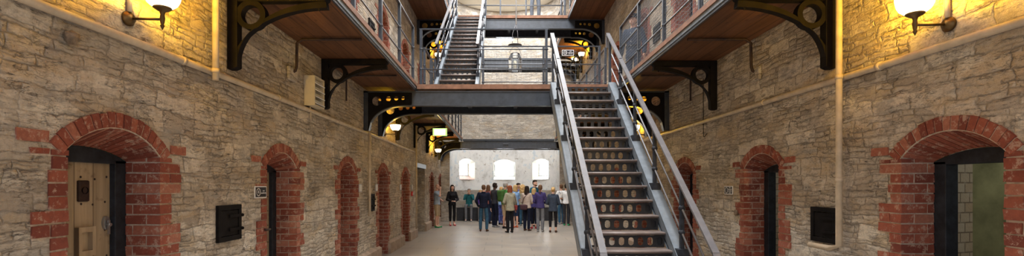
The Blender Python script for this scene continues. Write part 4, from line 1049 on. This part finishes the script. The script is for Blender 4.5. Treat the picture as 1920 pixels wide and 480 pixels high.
for side, x, e, y0, sg in (('L', XL, EL, 6.42, 1), ('R', XR, ER, 6.42, -1)):
    z = Z1 + .02
    o = pipe('drain_pipe', [(e - sg * .13, y0, z), (x + sg * .16, y0, z), (x + sg * .09, y0, z - .05), (x + sg * .085, y0, z - .36), (x + sg * .07, y0, z - .42), (x + sg * .01, y0 + .0, z - .45)], .019,
         'thin dark drain pipe bending off the gallery boards into the wall, %s' % ('plain railed gallery' if side == 'L' else 'mesh railed gallery'), group=None, mat=M['rust'])
    m = MB(); m.box(min(x + sg * .004, x + sg * .05), max(x + sg * .004, x + sg * .05), y0 - .13, y0 + .13, z - .56, z - .38); m.build('cement_collar', M['stone'], o, bevel=.02)
    pipe('drain_pipe', [(e - sg * .13, 8.55, z), (x + sg * .10, 8.55, z), (x + sg * .06, 8.55, z - .04), (x + sg * .06, 8.55, z - .45)], .016, 'thin dark drain pipe close before the lower footbridge, %s' % ('plain railed gallery' if side == 'L' else 'mesh railed gallery'), mat=M['rust'])
pipe('hanging_wire', [(XR - .022, 8.10, 3.50), (XR - .018, 8.10, 2.60), (XR - .03, 8.07, 2.52), (XR - .05, 8.0, 2.50), (XR - .03, 7.93, 2.55)], .0055, 'thin black wire hanging past the level pipe under the ring bracket', 'wire', mat=M['iron'])

def hatch(side, y, z, label, big=.42, h=.37):
    x = XL if side == 'L' else XR; sg = 1 if side == 'L' else -1
    root = thing('iron_hatch', (x + sg * .01, y, z), label, 'hatch', 'cast iron wall hatches')
    f = lambda u, v, d: Vector((x + sg * d, y + u, z + v)); a, b = big / 2, h / 2
    m = MB()
    for (u0, u1, v0, v1) in ((-a, a, b - .05, b), (-a, a, -b, -b + .05), (-a, -a + .05, -b + .05, b - .05), (a - .05, a, -b + .05, b - .05)): m.prism([(u0, v0), (u1, v0), (u1, v1), (u0, v1)], f, .003, .035)
    m.build('hatch_frame', M['iron'], root, bevel=.004)
    m = MB(); m.prism([(-a + .055, -b + .055), (a - .055, -b + .055), (a - .055, b - .055), (-a + .055, b - .055)], f, .008, .026); d = m.build('hatch_door', M['iron'], root, bevel=.004)
    for v in (-.07, .07):
        m = MB(); m.bar(f(-.02 * sg, v, .034), f((a + .01) * sg, v, .034), .012, .03, (0, 0, 1)); m.ball(f(a * sg, v, .042), .018, 10); m.build('hinge_strap', M['iron'], d)
    return root
hatch('L', 4.95, 1.31, 'black iron hatch with hinges beside the plaque 4')
hatch('L', 10.36, 1.32, 'black iron hatch beyond the third brick doorway, near the group')
hatch('R', 5.07, 1.28, 'black iron hatch beside the vertical cream pipe near the open cell', .40, .37)
hatch('L', 10.36, 1.32 + Z1 + DECK, 'black iron hatch at gallery level behind the plain railings')
hatch('R', 10.55, 1.30 + Z1 + DECK, 'black iron hatch at gallery level behind the mesh railing')

def plaque(side, y, z, label, num=None, lines=2, w=.27, h=.14, face='hall', x=None):
    """white-rimmed black plaque: ringed numeral and lines of tiny lettering"""
    if face == 'hall':
        x = XL if side == 'L' else XR; sg = 1 if side == 'L' else -1
        f = lambda u, v, d: Vector((x + sg * d, y - sg * u * -1 if side == 'L' else y - u, z + v))
        cols = Matrix(((0, 0, sg, x), (sg, 0, 0, y), (0, 1, 0, z), (0, 0, 0, 1)))
    else:
        f = lambda u, v, d: Vector((x + u, y - d, z + v)); cols = Matrix(((1, 0, 0, x), (0, 0, -1, y), (0, 1, 0, z), (0, 0, 0, 1)))
    root = thing('wall_plaque', f(0, 0, .01), label, 'sign', 'numbered plaques')
    def rr(a, b, r, n=5): return [(sx * (a - r) + r * math.cos(t), sy * (b - r) + r * math.sin(t)) for sx, sy, t0 in ((1, 1, 0), (-1, 1, 90), (-1, -1, 180), (1, -1, 270)) for t in [R(t0 + 90 * i / n) for i in range(n + 1)]]
    m = MB(); m.prism(rr(w / 2, h / 2, .014), f, .003, .014); m.build('rim', M['signwhite'], root)
    m = MB(); m.prism(rr(w / 2 - .013, h / 2 - .013, .006), f, .0145, .0165); m.build('face', M['black'], root)
    cx = -w / 2 + .075; m = MB(); n = 28; r0, r1 = .038, .046
    m.ribbon([(cx + r0 * math.cos(2 * PI * i / n), r0 * math.sin(2 * PI * i / n)) for i in range(n + 1)], [(cx + r1 * math.cos(2 * PI * i / n), r1 * math.sin(2 * PI * i / n)) for i in range(n + 1)], f, .0168, .018)
    m.build('number_ring', M['signwhite'], root)
    if num: txt(num, .062, cols @ Matrix.Translation((cx, 0, .0172)), 'numeral', M['signwhite'], root)
    m = MB(); rnd = random.Random(len(label))
    for i in range(lines):
        v = (lines - 1) * .013 - i * .026; L = (.045, .105, .09, .06)[i % 4] if lines > 2 else (.04, .12)[i]
        u = w / 2 - .078 - L / 2; end = u + L
        while u < end:
            s_ = rnd.uniform(.005, .010); hh = rnd.choice((.010, .010, .014)); m.prism([(u, v - .005), (u + s_, v - .005), (u + s_, v - .005 + hh), (u, v - .005 + hh)], f, .0168, .0176); u += s_ + .003
    m.build('lettering', M['signwhite'], root)
    return root
plaque('L', 5.61, 1.618, 'white-rimmed black plaque with ringed 4 beside a brick doorway', '4', 2)
plaque('R', 7.22, 1.622, 'white-rimmed black plaque with small lettering between brick doorways behind the staircase', None, 4, w=.26, h=.13)
plaque(None, YB2 - .06, 4.735, 'white-rimmed black plaque with ringed 10 hung on the footbridge mesh', '10', 3, w=.275, h=.135, face='cam', x=1.515)
plaque('R', 10.02, 5.35, 'small plaque at gallery level above the iron hatch behind mesh', None, 3, w=.24, h=.13)
for i, (y, lab) in enumerate(((9.55, 'beyond the third brick doorway'), (10.78, 'beside the fourth brick doorway'), (13.35, 'beside the fifth brick doorway'), (15.05, 'before the steel lintel opening'))):
    root = thing('wall_notice', (XL, y, 1.66), 'small pale wall notice %s' % lab, 'sign', 'pale wall notices')
    m = MB(); m.box(XL + .003, XL + .02, y - .10, y + .10, 1.56, 1.72); m.build('notice_frame', M['zinc'], root, bevel=.004)
    m = MB(); m.box(XL + .021, XL + .023, y - .085, y + .085, 1.575, 1.705); m.build('notice_face', M['signwhite'], root)
root = thing('fire_call_point', (XL, 15.0, 1.4), 'small red fire call point before the steel lintel opening', 'alarm')
m = MB(); m.box(XL + .003, XL + .05, 14.94, 15.08, 1.36, 1.5); m.build('case', paint('alarm_red', (.5, .03, .03), .4), root, bevel=.008)
m = MB(); m.box(XL + .051, XL + .054, 14.975, 15.045, 1.395, 1.465); m.build('break_glass', M['signwhite'], root)

# louvred box on the wall
y0, y1, z0, z1, d = 6.86, 7.24, 2.84, 3.27, .155
root = thing('louvred_box', (XL, y0, z0), 'cream louvred metal box on the wall above the level pipe', 'speaker box')
m = MB(); m.box(XL + .004, XL + d, y0, y0 + .02, z0, z1); m.box(XL + .004, XL + d, y1 - .02, y1, z0, z1); m.box(XL + .004, XL + d, y0 + .02, y1 - .02, z1 - .02, z1); m.box(XL + .004, XL + d, y0 + .02, y1 - .02, z0, z0 + .02); m.box(XL + .004, XL + .03, y0 + .02, y1 - .02, z0, z1)
m.build('case', M['cream'], root)
for i in range(4):
    m = MB(); zc_ = z0 + .06 + i * .095; m.prism([(d + .012, zc_ - .03), (d + .018, zc_ - .024), (d - .06, zc_ + .055), (d - .066, zc_ + .049)], lambda u, v, dd: Vector((XL + u, dd, v)), y0 + .021, y1 - .021); m.build('louvre', M['white'], root)
m = MB(); m.tube([(XL + .05, y0 + .1, z0), (XL + .05, y0 + .12, z0 - .10), (XL + .02, y0 + .2, z0 - .22)], .008, 8); m.build('cable', M['pipe'], root)

# exit sign hung from the gallery boards
yx, xx, zx = 14.6, -1.885, 3.31
root = thing('exit_sign', (xx, yx, zx), 'glowing white and green exit sign hanging under the gallery', 'sign')
m = MB(); m.box(xx - .215, xx + .215, yx - .03, yx + .03, zx - .115, zx + .115); m.build('housing', M['exitgreen'], root, bevel=.006)
m = MB(); m.box(xx - .165, xx + .165, yx - .034, yx - .031, zx - .085, zx + .085); m.build('lit_panel', M['exit'], root)
for dx in (-.15, .15): m = MB(); m.tube([(xx + dx, yx, zx + .115), (xx + dx, yx, Z1 + .048)], .006, 8); m.build('hanger', M['iron'], root)
# cold tube lamp under the upper footbridge
root = thing('batten_light', (.05, YU2 - .3, 6.8), 'bright cold tube light under the upper footbridge', 'lamp')
yq = YU2 + .09; zq = 6.875
m = MB(); m.box(-.22, .42, yq, yq + .07, zq + .03, zq + .075); m.build('housing', M['white'], root)
m = MB(); m.tube([(-.20, yq + .035, zq), (.40, yq + .035, zq)], .028, 12); m.build('tube', M['tube'], root)
for u in (-.15, .35): m = MB(); m.bar((u, yq + .03, zq + .075), (u, YU2 + .012, Z2 - .18), .02, .01); m.build('hanger', M['steel'], root)
# hanging bell-shaped lantern
lx, ly = .375, 13.6
root = thing('hanging_lantern', (lx, ly, 4.9), 'glass hanging lantern on a long pale rod above the hall', 'lantern')
m = MB(); m.tube([(lx + .03, ly, TOP), (lx + .03, ly, 6.25)], .019, 8); m.build('rod', M['white'], root)
m = MB()
for q in (-1, 1): m.tube([(lx + .03, ly, 6.28), (lx + q * .075, ly, 5.98), (lx + q * .075, ly, 5.66)], .008, 8)
m.build('hanger', M['rail'], root)
m = MB(); m.lathe((lx, ly, 5.66), [(0, .045), (.06, .03), (.19, .01), (.195, 0), (.18, -.006), (0, .0)], 24); m.build('canopy', M['rail'], root)
m = MB(); m.tube([(lx - .15 * math.cos(PI * i / 12), ly, 5.42 + .20 * math.sin(PI * i / 12)) for i in range(13)], .007, 8); m.build('bail', M['rail'], root)
hexa = lambda r, z, o=0: [(lx + r * math.cos(PI * (i + o) / 3), ly + r * math.sin(PI * (i + o) / 3), z) for i in range(6)]
m = MB(); A, B, D_ = hexa(.185, 4.93), hexa(.185, 5.26), hexa(.12, 5.42)
for i in range(6):
    j = (i + 1) % 6
    for p, q in ((A[i], B[i]), (B[i], D_[i]), (A[i], A[j]), (B[i], B[j]), (D_[i], D_[j])): m.tube([p, q], .010, 6)
m.build('lantern_frame', M['rail'], root)
m = MB(); A, B, D_ = hexa(.175, 4.93), hexa(.175, 5.26), hexa(.112, 5.42)
for i in range(6): j = (i + 1) % 6; m.add([A[i], A[j], B[j], B[i]], [(0, 1, 2, 3)]); m.add([B[i], B[j], D_[j], D_[i]], [(0, 1, 2, 3)])
m.build('glass_pane', M['glass'], root)
m = MB(); m.lathe((lx, ly, 4.99), [(.0, .24), (.045, .22), (.06, .12), (.05, 0), (0, -.02)], 16); m.build('burner', M['cream'], root)

# bench along the curved wall
m = MB(); bp = [(-2.16, 22.86), (2.42, 22.86), (2.18, 23.30), (-1.92, 23.30)]
root = thing('bench', (.13, 23.0, 0), 'long charcoal box bench along the curved end wall', 'bench')
m.prism(bp, lambda u, v, d: Vector((u, v, d)), .0, .585); m.build('bench_box', M['bench'], root)
m = MB(); m.prism([(u + (-.02 if u < 0 else .02), v + (-.02 if v < 23 else 0)) for u, v in bp], lambda u, v, d: Vector((u, v, d)), .588, .625); m.build('bench_seat', M['bench'], root, bevel=.006)

# iron pin and stones standing proud of the wall
root = thing('iron_pin', (XL, 5.65, 1.17), 'short rusty iron pin in the wall below the plaque 4', 'pin')
m = MB(); m.tube([(XL + .002, 5.70, 1.175), (XL + .06, 5.70, 1.17)], .012, 8); m.tube([(XL + .05, 5.64, 1.17), (XL + .05, 5.76, 1.17)], .013, 8); m.build('pin_bar', M['rust'], root)
def boulder(x, y, z, r, sc, label, seed):
    rnd = random.Random(seed); bm = bmesh.new(); bmesh.ops.create_icosphere(bm, subdivisions=2, radius=r)
    for v in bm.verts: v.co = Vector((v.co.x * sc[0], v.co.y * sc[1], v.co.z * sc[2])) * rnd.uniform(.8, 1.15)
    me = bpy.data.meshes.new('wall_stone'); bm.to_mesh(me); bm.free(); me.materials.append(paint('stone_chip', (.22, .16, .11), .9, var=.5, scale=25, bump=1.0))
    o = bpy.data.objects.new('projecting_stone', me); C.objects.link(o); o.location = (x, y, z); tag(o, label, 'stone')
boulder(XL + .035, 3.12, 2.66, .05, (.7, 1, 1), 'small stone knob sticking out below the level pipe near the globe lamp', 3)
boulder(XR - .03, 6.95, 1.30, .045, (.6, 1.1, 1), 'small stone knob beside the second doorway behind the staircase', 5)

# ------------------------------------------------------------------ light and camera
w = bpy.data.worlds.new('sky'); bpy.context.scene.world = w; w.use_nodes = True
bg = w.node_tree.nodes['Background']; bg.inputs[0].default_value = (0.86, 0.91, 1.0, 1); bg.inputs[1].default_value = 0.85
def area(name, loc, size, energy, col, rot=(0, 0, 0)):
    L = bpy.data.lights.new(name, 'AREA'); L.shape = 'RECTANGLE'; L.size, L.size_y = size; L.energy = energy; L.color = col
    o = bpy.data.objects.new(name, L); C.objects.link(o); o.location = loc; o.rotation_euler = rot; return o
area('roof_light', (.30, 10.0, TOP - .03), (3.2, 22.0), 2500, (0.96, 0.98, 1.0))
area('apse_fill_light', (APX, 23.2, TOP - .03), (2.6, 1.8), 210, (0.97, 0.98, 1.0))  # added lamp under the closed ceiling, to brighten the curved end wall
for (c, h_) in TH:
    p = ap(APR + .42, c, 2.45); area('window_daylight', p, (.8, .7), 22, (0.90, 0.95, 1.0), (R(90), 0, R(-c)))
for i, yc in enumerate(YR[:3]): area('cell_fill_light', (XR + 2.5, yc + .2, 2.3), (.6, .5), 9, (1.0, 1.0, .9), (0, R(90), 0))  # added to light the open cells, in place of unseen outer windows

cam = bpy.data.cameras.new('camera'); co = bpy.data.objects.new('camera', cam); C.objects.link(co)
co.location = (0, 0, 1.7); co.rotation_euler = (R(90), 0, 0)
cam.sensor_width = 36; cam.lens = 900 / 1920 * 36; cam.shift_x = 19 / 1920; cam.shift_y = 107 / 1920; cam.clip_start = .02
sc = bpy.context.scene; sc.camera = co
vs = sc.view_settings; vs.view_transform = 'Standard'; vs.look = 'None'; vs.gamma = 1; vs.use_curve_mapping = False; vs.exposure = 0.42
